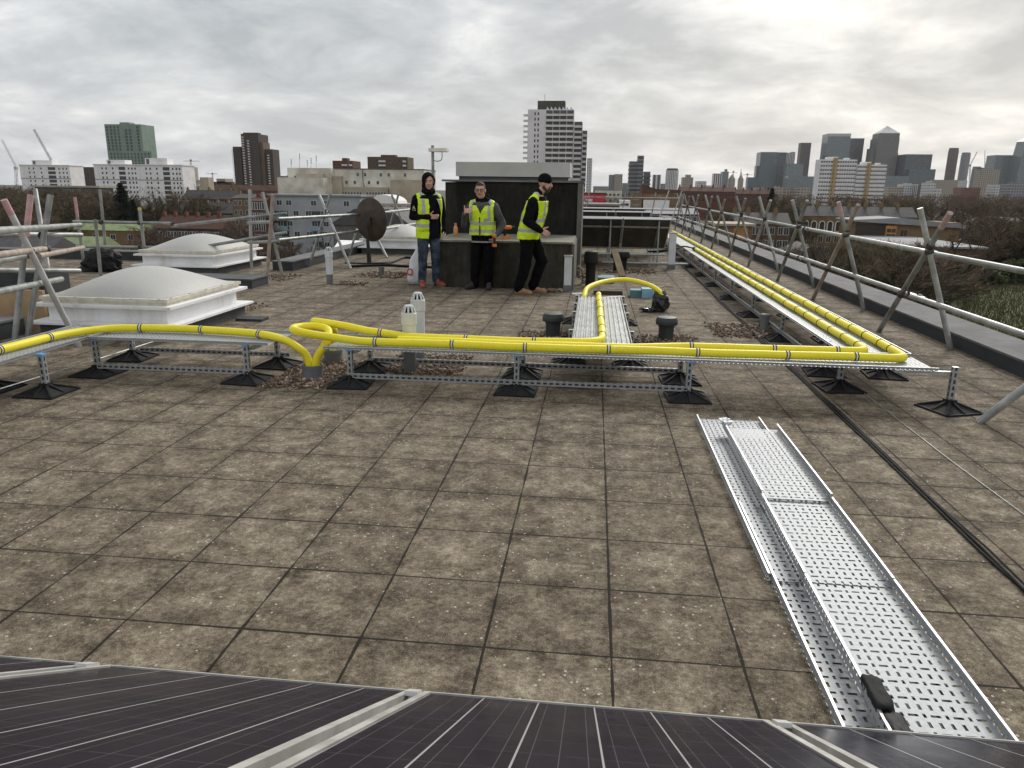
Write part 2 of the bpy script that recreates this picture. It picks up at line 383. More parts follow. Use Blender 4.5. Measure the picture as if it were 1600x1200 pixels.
    def torus(s, c, axis, R_, r, n=16, m=6, wid=None):
        c = Vector(c); ax = Vector(axis).normalized()
        u = Vector((0, 0, 1)) if abs(ax.z) < .9 else Vector((1, 0, 0))
        x = ax.cross(u).normalized(); y = ax.cross(x); wid = wid or r
        vs = []; fs = []
        for i in range(n):
            a = 2*math.pi*i/n; d = x*math.cos(a)+y*math.sin(a)
            for k in range(m):
                b = 2*math.pi*k/m
                vs.append(c+d*(R_+r*math.cos(b))+ax*wid*math.sin(b))
        for i in range(n):
            for k in range(m):
                i2, k2 = (i+1) % n, (k+1) % m
                fs.append((i*m+k, i2*m+k, i2*m+k2, i*m+k2))
        return s.add(vs, fs)
    def ell(s, c, rx, ry, rz, n=16, m=10):
        vs = []; fs = []
        for i in range(1, m):
            t = math.pi*i/m
            for k in range(n):
                a = 2*math.pi*k/n
                vs.append((c[0]+rx*math.sin(t)*math.cos(a), c[1]+ry*math.sin(t)*math.sin(a), c[2]-rz*math.cos(t)))
        b = len(vs); vs += [(c[0], c[1], c[2]-rz), (c[0], c[1], c[2]+rz)]
        for i in range(m-2):
            for k in range(n):
                k2 = (k+1) % n; fs.append((i*n+k, i*n+k2, (i+1)*n+k2, (i+1)*n+k))
        for k in range(n):
            k2 = (k+1) % n; fs.append((b, k2, k)); fs.append((b+1, (m-2)*n+k, (m-2)*n+k2))
        return s.add(vs, fs)
    def cap(s, p0, r0, p1, r1, n=12):
        p0, p1 = Vector(p0), Vector(p1); d = (p1-p0)
        if d.length < 1e-5: return s.ell(p0, r0, r0, r0)
        d.normalize(); pts = []; rs = []
        for t in (90, 60, 30): pts.append(p0-d*r0*math.sin(rad(t))); rs.append(max(r0*math.cos(rad(t)), r0*.05))
        pts += [p0, p1]; rs += [r0, r1]
        for t in (30, 60, 90): pts.append(p1+d*r1*math.sin(rad(t))); rs.append(max(r1*math.cos(rad(t)), r1*.05))
        return s.tube(pts, rs, n)
    def loft(s, rings, n=24):
        vs = []; fs = []; m = len(rings)
        for (cx, cy, cz, rx, ry) in rings:
            for k in range(n):
                a = 2*math.pi*k/n; ca, sa = math.cos(a), math.sin(a)
                p = .8
                vs.append((cx+rx*math.copysign(abs(ca)**p, ca), cy+ry*math.copysign(abs(sa)**p, sa), cz))
        for i in range(m-1):
            for k in range(n):
                k2 = (k+1) % n; fs.append((i*n+k, i*n+k2, (i+1)*n+k2, (i+1)*n+k))
        fs += [tuple(range(n-1, -1, -1)), tuple((m-1)*n+k for k in range(n))]
        return s.add(vs, fs)
    def mesh(s, name, mats, off=Vector((0, 0, 0)), smooth=False, angle=35):
        me = bpy.data.meshes.new(name)
        me.from_pydata([tuple(p-off) for p in s.v], [], s.f)
        for m in (mats if isinstance(mats, (list, tuple)) else [mats]): me.materials.append(m)
        me.polygons.foreach_set('material_index', s.m)
        ul = me.uv_layers.new(name='UVMap'); data = [0.0]*(2*len(me.loops))
        for p, u in zip(me.polygons, s.uv):
            if u is None:
                nx, ny, nz = (abs(t) for t in p.normal)
                for li in p.loop_indices:
                    c = me.vertices[me.loops[li].vertex_index].co
                    if nz >= nx and nz >= ny: q = (c.x, c.y)
                    elif nx >= ny: q = (c.y, c.z)
                    else: q = (c.x, c.z)
                    data[2*li], data[2*li+1] = q
            else:
                for li, q in zip(p.loop_indices, u): data[2*li], data[2*li+1] = q
        ul.data.foreach_set('uv', data)
        me.validate()
        if smooth:
            me.polygons.foreach_set('use_smooth', [True]*len(me.polygons)); me.set_sharp_from_angle(angle=rad(angle))
        me.update(); return me
    def build(s, name, mats, parent=None, smooth=False, label=None, cat=None, group=None, kind=None, loc=None, angle=35):
        if parent is not None:
            off = ORG[parent.name]
        else:
            off = Vector(loc) if loc is not None else Vector((0, 0, 0))
        o = bpy.data.objects.new(name, s.mesh(name, mats, off, smooth, angle)); COL.objects.link(o)
        if parent is not None: o.parent = parent
        else: o.location = off
        ORG[o.name] = off
        return tagit(o, label, cat, group, kind)
def inst(name, me, parent, loc=(0, 0, 0), rz=0):
    o = bpy.data.objects.new(name, me); COL.objects.link(o); o.parent = parent
    o.location = loc; o.rotation_euler = (0, 0, rz); ORG[o.name] = Vector((0, 0, 0)); return o
def kids(o): return list(o.children)
def copy_tree(o, parent=None):
    c = o.copy(); COL.objects.link(c); c.parent = parent; ORG[c.name] = ORG.get(o.name, Vector((0, 0, 0)))
    for ch in kids(o): copy_tree(ch, c)
    return c
def catmull(pts, k=8):
    P = [Vector(p) for p in pts]; P = [P[0]*2-P[1]]+P+[P[-1]*2-P[-2]]; out = []
    for i in range(1, len(P)-2):
        a, b, c, d = P[i-1:i+3]
        for j in range(k):
            t = j/k
            out.append(.5*((2*b)+(c-a)*t+(2*a-5*b+4*c-d)*t*t+(3*b-a-3*c+d)*t**3))
    out.append(P[-2]); return out
#PART2
# ================================================================== ROOF SETTING
b = MB(); b.box(-6.2, 4.0, -4, 46, -.4, 0); b.box(-14, -6.2, 8.9, 15.4, -.4, -.004)
b.build('roof_deck', M['paving'], kind='structure')
def wall_thing(name, label, cat, face, top, x0, x1, y0, y1, z1, lip=.012):
    t = thing(name, ((x0+x1)/2, (y0+y1)/2, 0), label, cat)
    MB().box(x0, x1, y0, y1, -.5, z1).build('upstand', face, t)
    MB().box(x0-lip, x1+lip, y0-lip, y1+lip, z1, z1+.022).build('coping', top, t)
    return t
wall_thing('parapet', 'long low grey parapet with dark inner face along the right edge of the roof', 'parapet', M['felt_blue'], M['coping'], 3.86, 4.36, -4, 46, .135)
wall_thing('parapet', 'low dark parapet running beside the satellite dish at the left roof edge', 'parapet', M['felt_blue'], M['coping'], -6.15, -5.75, 13.75, 30, .16)
wall_thing('parapet', 'short low parapet stub sticking out behind the nearest skylight', 'parapet', M['felt_blue'], M['felt'], -7.4, -5.35, 11.15, 11.75, .13)
wall_thing('parapet', 'dark parapet at the far edge of the left roof wing behind the black sack', 'parapet', M['felt_blue'], M['felt'], -14, -8.9, 15.0, 15.4, .16)
wall_thing('parapet', 'low grey topped parapet beneath the leaning scaffold tubes at far left', 'parapet', M['felt_blue'], M['coping'], -6.6, -6.05, 2, 7.2, .17)
wall_thing('parapet', 'dark parapet closing the far end of the roof behind the solar rows', 'parapet', M['felt_blue'], M['coping'], -6, 3.84, 45.5, 45.9, .16)

# ================================================================== SOLAR PANELS (front row)
def mat_cells():
    m, nt, bs = newmat('polycrystalline solar cells'); uv = uvco(nt)
    sp = N(nt, 'ShaderNodeSeparateXYZ'); L(nt, uv, sp.inputs[0])
    def line(x, pitch, w, off=.5):
        f = math_(nt, 'ABSOLUTE', math_(nt, 'SUBTRACT', math_(nt, 'FRACT', math_(nt, 'ADD', math_(nt, 'DIVIDE', x, pitch), off)), .5))
        return math_(nt, 'LESS_THAN', f, w/pitch/2)
    main = line(sp.outputs[0], .152, .004)
    row = line(sp.outputs[1], .152, .0025)
    bus = line(sp.outputs[0], .152/3, .0016, 0)
    co = objco(nt)
    base = ramp(nt, noise_(nt, co, 9, 7, .7), [(.3, (.009, .009, .016)), (.7, (.021, .019, .030))])
    c = mixc(nt, math_(nt, 'MULTIPLY', bus, .5), base, (.16, .15, .15))
    c = mixc(nt, math_(nt, 'MULTIPLY', row, .35), c, (.15, .145, .15))
    c = mixc(nt, math_(nt, 'MULTIPLY', main, .85), c, (.42, .41, .40))
    L(nt, c, bs.inputs['Base Color'])
    r = ramp(nt, noise_(nt, co, 2.2, 5, .6), [(.35, .14), (.65, .3)])
    L(nt, r, bs.inputs['Roughness']); bs.inputs['Specular IOR Level'].default_value = .25; bs.inputs['IOR'].default_value = 1.13
    return m
M['cells'] = mat_cells()
TLT = rad(32)
def solar_panel(x0, x1, ylow, zlow, ln, label, group, back=False, wide=False):
    t = thing('solar_panel', ((x0+x1)/2, ylow, zlow), label, 'solar panel', group)
    c, s = math.cos(TLT), math.sin(TLT)
    def P(x, l, h): return Vector((x, ylow-l*c+h*s, zlow+l*s+h*c))      # l up the slope, h off the face
    g = MB(); uw = x1-x0
    vs = [P(x0+.02, .02, 0), P(x1-.02, .02, 0), P(x1-.02, ln-.02, 0), P(x0+.02, ln-.02, 0)]
    g.add(vs, [(0, 1, 2, 3)], [[(0, 0), (uw-.04, 0), (uw-.04, ln-.04), (0, ln-.04)]])
    g.build('glass_face', M['cells'], t)
    if back:
        k = MB(); k.add([P(x0+.02, .02, -.012), P(x1-.02, .02, -.012), P(x1-.02, ln-.02, -.012), P(x0+.02, ln-.02, -.012)], [(3, 2, 1, 0)])
        k.build('back_sheet', M['panel_back'], t)
    fr = MB()
    for (a, b_) in (((x0, 0), (x1, 0)), ((x0, ln), (x1, ln)), ((x0, 0), (x0, ln)), ((x1, 0), (x1, ln))):
        d = .0095
        xa = a[0]+(d if a[0] == x0 else -d); xb = b_[0]+(d if b_[0] == x0 else -d)
        la = a[1]+(d if a[1] == 0 else -d); lb = b_[1]+(d if b_[1] == 0 else -d)
        if a[1] == b_[1]: xa -= d; xb += d
        else: la += d*1.01; lb -= d*1.01
        fr.bar(P(xa, la, -.016), P(xb, lb, -.016), .019, .04, up=(0, s, c), uv=False)
    fr.build('frame', M['alu_dirty'] if not back else M['alu'], t)
    return t, P
fl = ['leftmost front solar panel with a white speckled edge', 'front solar panel left of centre with pale cell lines', 'front solar panel right of centre next to two silver clamps', 'front solar panel at the right corner below the loose trays']
seam = [-2.37, -1.39, -.44, .535, 1.51]
for k in range(4):
    t, P = solar_panel(seam[k]+.016, seam[k+1]-.016, 1.75, .2, 1.65, fl[k], 'solar panels along the near edge')
    if k < 3:
        r = MB(); r.bar(P(seam[k+1], .02, -.03), P(seam[k+1], 1.63, -.03), .031, .02, up=(0, math.sin(TLT), math.cos(TLT)), uv=False)
        r.build('mounting_rail', M['galv_light'], t)
        for l in (.05, 1.2):
            q = MB(); q.bar(P(seam[k+1], l, .006), P(seam[k+1], l+.06, .006), .036, .012, up=(0, math.sin(TLT), math.cos(TLT)), uv=False)
            q.build('clamp', M['alu'], t)
    for xx in (seam[k]+.2, seam[k+1]-.2):
        lg = MB(); a = P(xx, 1.45, -.045); lg.bar((a.x, a.y, .0), (a.x, a.y, a.z), .04, .04, uv=False)
        lg.build('leg', M['galv'], t)
        lg = MB(); a = P(xx, .15, -.045); lg.bar((a.x, a.y, .0), (a.x, a.y, a.z), .04, .04, uv=False)
        lg.build('leg', M['galv'], t)
# rows behind the plant room, seen from the back
far_rows = [(16.2, 1.02, 'first'), (18.2, .97, 'second'), (22.2, 1.0, 'third'), (25.0, 1.03, 'fourth')]
for (yh, zh, nm) in far_rows:
    ylow = yh+1.65*math.cos(TLT)*.8; zlow = zh-1.32*math.sin(TLT)
    for j in range(3):
        x1 = 1.62-j*1.02; x0 = x1-1.0
        pos = ('open right end', 'middle', 'hidden left end')[j]
        if j == 2 and nm != 'first': pos = 'left end'
        t, P = solar_panel(x0, x1, ylow, zlow, 1.32, 'dark backed solar panel, %s of the %s row behind the plant room' % (pos, nm), 'solar panels behind the plant room', True)
        c, s = math.cos(TLT), math.sin(TLT)
        q = MB(); q.bar(P(x0+.001, 1.0, -.045), P(x1-.001, 1.0, -.045), .04, .03, up=(0, s, c), uv=False); q.build('cross_rail', M['alu_dirty'], t)
        q = MB(); a = P(x1-.25, 1.28, -.05); bb = P(x1-.25, .1, -.05)
        q.bar((a.x, a.y+.02, .0), (a.x, a.y+.02, a.z), .03, .03, uv=False); q.build('leg', M['galv_dull'], t)
        q = MB(); q.bar(a, bb, .035, .03, up=(0, s, c), uv=False); q.build('rafter', M['galv_dull'], t)
        q = MB(); q.bar((bb.x, bb.y, 0), bb, .035, .035, uv=False); q.build('leg', M['galv'], t)
for (z, xa, xb, lb) in ((.27, -.2, 1.5, 'upper pale horizontal tube in front of the first solar row'), (.09, .2, 2.0, 'lower grey bar in front of the first solar row near the floor')):
    t = thing('support_rail', ((xa+xb)/2, 16.0, 0), lb, 'support rail')
    MB().tube([(xa, 16.0, z), (xb, 16.0, z)], .022, 8).build('rail', M['galv_light'], t)
    for x in (xa+.25, xb-.3):
        MB().tube([(x, 16.03, 0), (x, 16.03, z+.02)], .018, 6).build('leg', M['galv'], t)

# ================================================================== CABLE TRAY RUNS
def foot_mesh():
    f = MB()
    f.box(-.163, .163, -.163, .163, .0, .014)
    f.box(-.034, .034, -.034, .034, .014, .085)
    f.add([(sx*.145, sy*.145, .0145) for sx, sy in ((-1, -1), (1, -1), (1, 1), (-1, 1))]+[(sx*.035, sy*.035, .058) for sx, sy in ((-1, -1), (1, -1), (1, 1), (-1, 1))], [(0, 1, 5, 4), (1, 2, 6, 5), (2, 3, 7, 6), (3, 0, 4, 7)])
    for k in range(8):
        a = 2*math.pi*(k+.0)/8; d = Vector((math.cos(a), math.sin(a), 0)); p = Vector((-d.y, d.x, 0))*.011
        r = .150/max(abs(d.x), abs(d.y)); z1 = .078-.0008*(k % 3)
        v = [d*.03+p+Vector((0, 0, .013)), d*.03-p+Vector((0, 0, .013)), d*r-p+Vector((0, 0, .013)), d*r+p+Vector((0, 0, .013)),
             d*.03+p+Vector((0, 0, z1)), d*.03-p+Vector((0, 0, z1)), d*r-p*.6+Vector((0, 0, .02)), d*r+p*.6+Vector((0, 0, .02))]
        f.add(v, [(0, 1, 2, 3), (4, 7, 6, 5), (0, 4, 5, 1), (1, 5, 6, 2), (2, 6, 7, 3), (3, 7, 4, 0)])
    return f.mesh('foot', M['black_rubber'])
FOOT = foot_mesh()
def foot(parent, x, y, rz=0):
    o = ORG[parent.name]; f = inst('foot', FOOT, parent, (x-o.x, y-o.y, -o.z), rz); return f
def post(parent, x, y, z1, along='x', z0=.05, clip=False):
    up = (0, 1, 0) if along == 'x' else (1, 0, 0)
    MB().bar((x, y, z0), (x, y, z1), .041, .041, up=up).build('post', M['strut'], parent)
    if clip:
        MB().box(x-.026, x+.026, y-.026, y+.026, z1+.001, z1+.016).build('clip', M['blue_clip'], parent)
def tray(name, parent, x0, x1, y0, y1, z, axis, h=.022, ends=(), mat='perf'):
    t = MB()
    def sheet(q): t.add(q, [(0, 1, 2, 3)])
    sheet([(x0, y0, z), (x1, y0, z), (x1, y1, z), (x0, y1, z)])
    sides = [((x0, y0), (x1, y0), (0, -1)), ((x0, y1), (x1, y1), (0, 1))] if axis == 'x' else [((x0, y0), (x0, y1), (-1, 0)), ((x1, y0), (x1, y1), (1, 0))]
    for (a, c, n) in sides:
        q = [(a[0], a[1], z), (c[0], c[1], z), (c[0], c[1], z+h), (a[0], a[1], z+h)]
        sheet(q)
    o = t.build(name, M[mat], parent)
    lip = MB()
    for (a, c, n) in sides:
        lip.bar((a[0]+n[0]*.002, a[1]+n[1]*.002, z+h), (c[0]+n[0]*.002, c[1]+n[1]*.002, z+h), .010, .006, uv=False)
    lip.build('rolled_edge', M['galv'], o if False else parent)
    return o
ZT = .30
# --- main run
mt = thing('cable_tray', (0, 5.95, 0), 'long perforated steel cable tray across the roof carrying yellow ducts, on black feet', 'cable tray')
tray('tray', mt, -2.15, 2.60, 5.66, 6.16, ZT, 'x')
for x, rz in ((-1.94, .06), (-.57, -.03), (.78, .04)):
    for y in (5.69, 6.24):
        foot(mt, x, y, rz); post(mt, x, y, ZT-.012, 'x', clip=(y < 6))
    MB().bar((x+.03, 5.715, ZT-.03), (x+.03, 6.215, ZT-.03), .04, .021, uv=False).build('bracket', M['galv'], mt)
MB().bar((-1.915, 5.665, .085), (.80, 5.665, .085), .021, .041, uv=True).build('rail', M['strut'], mt)
MB().bar((-1.915, 6.262, .085), (.80, 6.262, .085), .021, .041, uv=True).build('rail', M['strut'], mt)
for (x, y) in ((2.08, 5.74+.45), ):
    foot(mt, x, y, .1); post(mt, x, y, ZT-.012)
foot(mt, 2.72, 5.67, .35); post(mt, 2.72, 5.67, ZT+.035)
MB().bar((2.3, 5.70, ZT-.018), (2.72, 5.70, ZT-.018), .03, .02, uv=False).build('bracket', M['galv'], mt)
# --- right run
rt = thing('cable_tray', (2.34, 14, 0), 'long straight cable tray along the right parapet with two tied yellow ducts', 'cable tray')
tray('tray', rt, 2.07, 2.60, 6.17, 24.4, ZT, 'y')
y = 6.72; k = 0
while y < 24.4:
    for x in (2.11, 2.58):
        foot(rt, x+(.05 if x > 2.3 else 0), y, .1*((k*7) % 3-1)); post(rt, x, y, ZT-.012, 'y', clip=(k == 0))
    MB().bar((2.13, y+.03, ZT-.03), (2.56, y+.03, ZT-.03), .04, .021, uv=False).build('bracket', M['galv'], rt)
    y += 1.58; k += 1
MB().bar((2.085, 6.74, .1), (2.085, 24.3, .1), .021, .041).build('rail', M['strut'], rt)
MB().bar((2.605, 6.74, .1), (2.605, 24.3, .1), .021, .041).build('rail', M['strut'], rt)
# --- left run with its bend toward the camera
lt = thing('cable_tray', (-3.6, 5.9, 0), 'bent perforated cable tray at the left carrying a single yellow duct', 'cable tray')
tray('tray', lt, -4.20, -2.62, 5.66, 6.20, ZT+.012, 'x')
tray('tray', lt, -4.66, -4.202, 3.4, 6.19, ZT+.012, 'y')
for x, y, cl in ((-4.17, 5.70, 1), (-2.82, 5.68, 1), (-4.24, 6.30, 0), (-2.80, 6.24, 0), (-4.17, 5.08, 1), (-4.66, 5.12, 0), (-4.17, 3.7, 0)):
    foot(lt, x, y, R.uniform(-.1, .1)); post(lt, x, y, ZT, 'x', clip=bool(cl))
MB().bar((-4.14, 5.655, .085), (-2.80, 5.655, .085), .021, .041).build('rail', M['strut'], lt)
MB().bar((-4.14, 6.265, .10), (-2.70, 6.265, .10), .021, .041).build('rail', M['strut'], lt)
for x in (-4.12, -2.79):
    MB().bar((x, 5.715, ZT-.03), (x, 6.215, ZT-.03), .04, .021, uv=False).build('bracket', M['galv'], lt)
# --- short ribbed spur to the back
ct = thing('cable_tray', (.15, 7.7, 0), 'short ribbed steel tray leading back from the main run with one yellow duct', 'cable tray')
t = MB(); n = 11; x0, x1 = -.145, .352
prof = []
for i in range(n):
    a = x0+(x1-x0)*i/n; w = (x1-x0)/n
    prof += [(a, ZT), (a+w*.3, ZT), (a+w*.42, ZT+.014), (a+w*.88, ZT+.014)]
prof.append((x1, ZT))
vs = [(x, yy, z) for yy in (6.18, 9.05) for x, z in prof]; m_ = len(prof)
t.add(vs, [(i, i+1, m_+i+1, m_+i) for i in range(m_-1)])
t.build('tray', M['galv_light'], ct)
for x in (x0-.004, x1+.004): MB().bar((x, 6.18, ZT+.012), (x, 9.05, ZT+.012), .005, .045, uv=False).build('side_rail', M['galv'], ct)
for y in (6.70, 7.75, 8.35, 9.0):
    for x in (x0-.03, x1+.03):
        if y < 8 or y > 8.9: foot(ct, x+(.01 if x > 0 else -.01), y, .05)
        post(ct, x, y, ZT+.035, 'y', z0=.05)
    MB().bar((x0-.004, y+.03, ZT-.02), (x1+.004, y+.03, ZT-.02), .04, .021, uv=False).build('bracket', M['galv'], ct)

# ================================================================== YELLOW DUCTS
def fillet(pts, r=.14, k=6):
    P = [Vector(p) for p in pts]; out = [P[0]]
    for i in range(1, len(P)-1):
        a = (P[i-1]-P[i]); c = (P[i+1]-P[i]); ra = min(r, a.length*.45, c.length*.45)
        A_ = P[i]+a.normalized()*ra; C_ = P[i]+c.normalized()*ra
        for j in range(k+1):
            q = j/k; out.append(A_*(1-q)**2+P[i]*2*q*(1-q)+C_*q*q)
    out.append(P[-1]); return out
def wobble(pts, amp=.006, step=.12, seed=0):
    out = []; acc = 0
    for i in range(len(pts)-1):
        a, c = Vector(pts[i]), Vector(pts[i+1]); n_ = max(1, int((c-a).length/step))
        for j in range(n_):
            p = a.lerp(c, j/n_); s = noise.noise_vector(p*1.3+Vector((seed, seed*2, 0)))
            out.append(p+Vector((s.x*amp, s.y*amp, abs(s.z)*amp*.6)))
    out.append(Vector(pts[-1])); return out
DR = .033
def duct(pts, label, ties=(), style='band', r=DR):
    d = MB().tube(pts, r, 16).build('duct', M['yellow'], smooth=True, label=label, cat='duct')
    ORG[d.name] = Vector((0, 0, 0))
    for (p, ax) in ties:
        tube_tie(d, p, ax, r, style)
    return d
def tube_tie(d, p, ax, r, style):
    p = Vector(p); ax = Vector(ax).normalized()
    if style == 'band':
        q = MB()
        for s in (-.011, .011): q.torus(p+ax*s, ax, r+.001, .0035, 16, 6, .004)
        t = q.build('cable_tie', M['black'], d)
        q = MB().torus(p, ax, r+.0005, .0025, 16, 6, .007); q.build('tape', M['tie_white'], t)
    else:
        MB().torus(p, ax, r+.001, .004, 14, 6, .006).build('cable_tie', M['black'], d)
def nearest(pts, x=None, y=None):
    best = min(range(1, len(pts)-1), key=lambda i: abs(pts[i].x-x) if x is not None else abs(pts[i].y-y))
    return pts[best], pts[best+1]-pts[best-1]
zc = ZT+DR+.006
loopF = catmull([(-2.31, 5.86, .04), (-2.29, 5.86, .17), (-2.22, 5.90, .29), (-2.23, 6.02, .375), (-2.34, 6.10, .395), (-2.46, 6.08, .40), (-2.52, 5.99, .40), (-2.47, 5.90, .395), (-2.30, 5.85, .375), (-2.05, 5.835, zc+.012)], 7)
lineF = fillet([(-1.9, 5.83, zc), (-.6, 5.815, zc), (.9, 5.85, zc), (2.47, 5.885, zc), (2.48, 24.3, zc)], .13)
F_ = wobble(loopF+lineF, .013, .12, 1)
ties = [nearest([p for p in F_ if p.y < 5.9 and p.x > -2], x=x) for x in (-1.82, -1.10, -.50, .13, .86, 1.52, 2.12)]
Fy = [p for p in F_ if p.x > 2.4 and p.y > 6.02]
tiesR = []
y = 6.15
while y < 24:
    tiesR.append(nearest(Fy, y=y)); y += .36 if y < 8 else .52
d = duct(F_, 'outer yellow duct with a loop at its left end, nearest the front tray edge', ties)
for p, a in tiesR: tube_tie(d, p, a, DR, 'ring')
# rear duct on the left half, turning up the spur
loopR = catmull([(-2.37, 6.47, .04), (-2.35, 6.46, .2), (-2.31, 6.38, .32), (-2.36, 6.28, .39), (-2.43, 6.22, .42), (-2.36, 6.16, .43), (-2.15, 6.13, .41), (-1.92, 6.105, .375)], 7)
Rr = wobble(loopR+fillet([(-1.55, 6.09, zc), (-.6, 6.06, zc), (.11, 6.03, zc+.02), (.085, 9.02, zc+.012)], .2), .01, .12, 2)
ties = [nearest([p for p in Rr if p.y < 6.11 and p.x > -2], x=x) for x in (-1.76, -1.04, -.47)]
d = duct(Rr, 'rear yellow duct that turns up the short ribbed spur', ties, r=.032)
for y in (6.35, 6.75, 7.25, 7.75, 8.3, 8.75): tube_tie(d, *nearest([p for p in Rr if p.y > 6.2 and p.x > 0], y=y), .032, 'ring')
# inner duct on the right half
Ir = wobble(fillet([(-1.6, 5.95, zc-.001), (-.6, 5.93, zc-.001), (.35, 5.95, zc-.001), (.75, 6.06, zc), (2.245, 6.12, zc), (2.255, 16.9, zc)], .12), .012, .12, 3)
ties = [nearest([p for p in Ir if p.y < 6.13], x=x) for x in (.84, 1.5, 2.05)]
d = duct(Ir, 'inner yellow duct on the right, ending in a black cap beside the solar rows', ties)
Iy = [p for p in Ir if p.x > 2.1 and p.y > 6.1]
y = 6.3
while y < 16.5:
    tube_tie(d, *nearest(Iy, y=y), DR, 'ring'); y += .40 if y < 8 else .52
MB().tube([(2.245, 16.85, zc), (2.24, 17.1, zc)], DR+.006, 12).build('end_cap', M['black'], d)
for k in range(2):
    MB().tube(catmull([(2.24+.02*k, 17.05, zc), (2.1-.05*k, 17.4, zc+.02), (1.9, 17.2+.1*k, .33), (1.5, 16.8, .30-.03*k), (1.2, 16.7, .28)], 5), .016, 6).build('cable', M['black'], d)
# left duct
Lf = wobble(catmull([(-2.35, 5.86, .04), (-2.375, 5.855, .19), (-2.45, 5.83, .275), (-2.58, 5.85, .33), (-2.86, 5.94, zc+.012), (-3.45, 6.03, zc+.014), (-3.9, 6.02, zc+.012), (-4.2, 5.92, zc+.012), (-4.40, 5.6, zc+.012), (-4.44, 5.1, zc+.012), (-4.5, 4.2, zc+.012), (-4.5, 3.5, zc+.012)], 8), .004, .12, 4)
ties = [nearest(Lf, x=x) for x in (-2.80, -3.38, -3.95)]+[nearest(Lf, y=y) for y in (5.50, 5.05, 4.6)]
duct(Lf, 'yellow duct on the bent tray at the left dropping into a grey stub', ties)
# arching tail on the right of the spur
Ar = catmull([(-.11, 9.10, .03), (-.10, 9.12, .20), (-.085, 9.22, .31), (-.04, 9.55, .365), (.18, 10.15, .375), (.48, 10.35, .38), (.76, 10.2, .34), (.91, 10.05, .27), (.95, 10.03, .2), (.95, 10.05, .15)], 8)
duct(Ar, 'arching yellow duct tail with its end wrapped in a black bag', r=.031)
# grey stubs they drop into
def stub(x, y, r, h, label, cap=False):
    s = MB(); s.lathe((x, y, 0), [(r, 0), (r, h), (r+.006, h), (r+.006, h+.03), (r-.004, h+.03), (r-.004, h-.05)], 20, True)
    return s.build('pipe_stub', M['grey_pipe'], smooth=True, label=label, cat='pipe stub')
stub(-2.33, 5.86, .085, .09, 'wide grey pipe collar in the pebbles with two yellow ducts going in')
stub(-2.37, 6.48, .085, .09, 'grey pipe collar behind, holding the ends of the looped ducts')
s = stub(2.02, 8.75, .05, .17, 'short grey capped pipe stub in pebbles beside the right tray')
MB().lathe((2.02, 8.75, .195), [(.057, 0), (.057, .012), (.04, .018)], 16).build('cap', M['grey_pipe'], s)
stub(-3.89, 13.39, .05, .13, 'small grey pipe stub in pebbles near the satellite dish')

# ================================================================== PIPES AND COWLS
def vent_pipe(x, y, r, h, label, group=None, hg=.2):
    t = thing('vent_pipe', (x, y, 0), label, 'vent pipe', group)
    MB().lathe((x, y, 0), [(r*.94, 0), (r*.94, hg)], 20).build('base', M['grey_pipe'], t, smooth=True)
    MB().lathe((x, y, 0), [(r, hg), (r, h-.16), (r*1.12, h-.155), (r*1.12, h-.06), (r*1.04, h-.055), (r*1.04, h-.05)], 24).build('pipe', M['pvc'], t, smooth=True)
    c = MB()
    for k in range(9):
        a = 2*math.pi*k/9; d = Vector((math.cos(a), math.sin(a), 0))
        c.bar(Vector((x, y, h-.055))+d*r*.99, Vector((x, y, h))+d*r*.6, .016, .008, uv=False)
    c.lathe((x, y, 0), [(r*.68, h-.004), (r*.6, h+.010), (r*.2, h+.013)], 16)
    c.build('cage', M['pvc'], t)
    MB().lathe((x, y, 0), [(r*.84, h-.054), (r*.45, h-.012)], 14).build('inner_tube', M['black'], t)
    return t
vent_pipe(-1.57, 6.20, .060, .585, 'front white vent pipe with slotted cap, in pebbles behind the main tray', 'slotted vent pipes')
vent_pipe(-1.58, 6.58, .060, .645, 'taller rear white vent pipe with slotted cap, behind the main tray', 'slotted vent pipes')
vent_pipe(-4.38, 12.0, .058, .60, 'lone white vent pipe with slotted cap left of the standing men', 'slotted vent pipes', .16)
def boxed_pipe(x, y, w, h, label):
    t = thing('pipe_post', (x, y, 0), label, 'pipe post')
    MB().box(x-w/2, x+w/2, y-w/2, y+w/2, .10, h).build('casing', M['pvc'], t)
    MB().box(x-w/2-.01, x+w/2+.01, y-w/2-.01, y+w/2+.01, 0, .10).build('base', M['grey_pipe'], t)
    MB().box(x-w/2-.012, x+w/2+.012, y-w/2-.012, y+w/2+.012, h, h+.02).build('cap', M['concrete'], t)
boxed_pipe(-.39, 11.88, .115, .55, 'white square pipe casing at the right corner of the plant room')
boxed_pipe(1.63, 15.8, .14, .73, 'white square post in front of the end of the right tray')
def cowl(x, y, r, h, label, group, mat='mush'):
    t = thing('vent_cowl', (x, y, 0), label, 'vent cowl', group)
    MB().lathe((x, y, 0), [(r*.78, 0), (r*.8, h*.5), (r*.82, h*.55), (r*.85, h*.56), (r*.85, h*.68)], 18).build('pipe', M[mat], t, smooth=True)
    MB().lathe((x, y, 0), [(r*.86, h*.62), (r*1.12, h*.66), (r*1.15, h*.70), (r*1.13, h*.86), (r*.98, h*.97), (r*.5, h)], 24).build('hood', M[mat], t, smooth=True)
cowl(-.41, 8.06, .104, .265, 'dark green mushroom cowl left of the ribbed spur', 'mushroom cowls by the spur')
cowl(.83, 8.09, .104, .255, 'dark green mushroom cowl right of the ribbed spur', 'mushroom cowls by the spur')
cowl(-.03, 12.55, .105, .60, 'tall black pipe cowl among the debris right of the plant room', None, 'black')
cowl(.55, 15.2, .17, .40, 'squat black pot cowl behind the leaning plank', None, 'black')

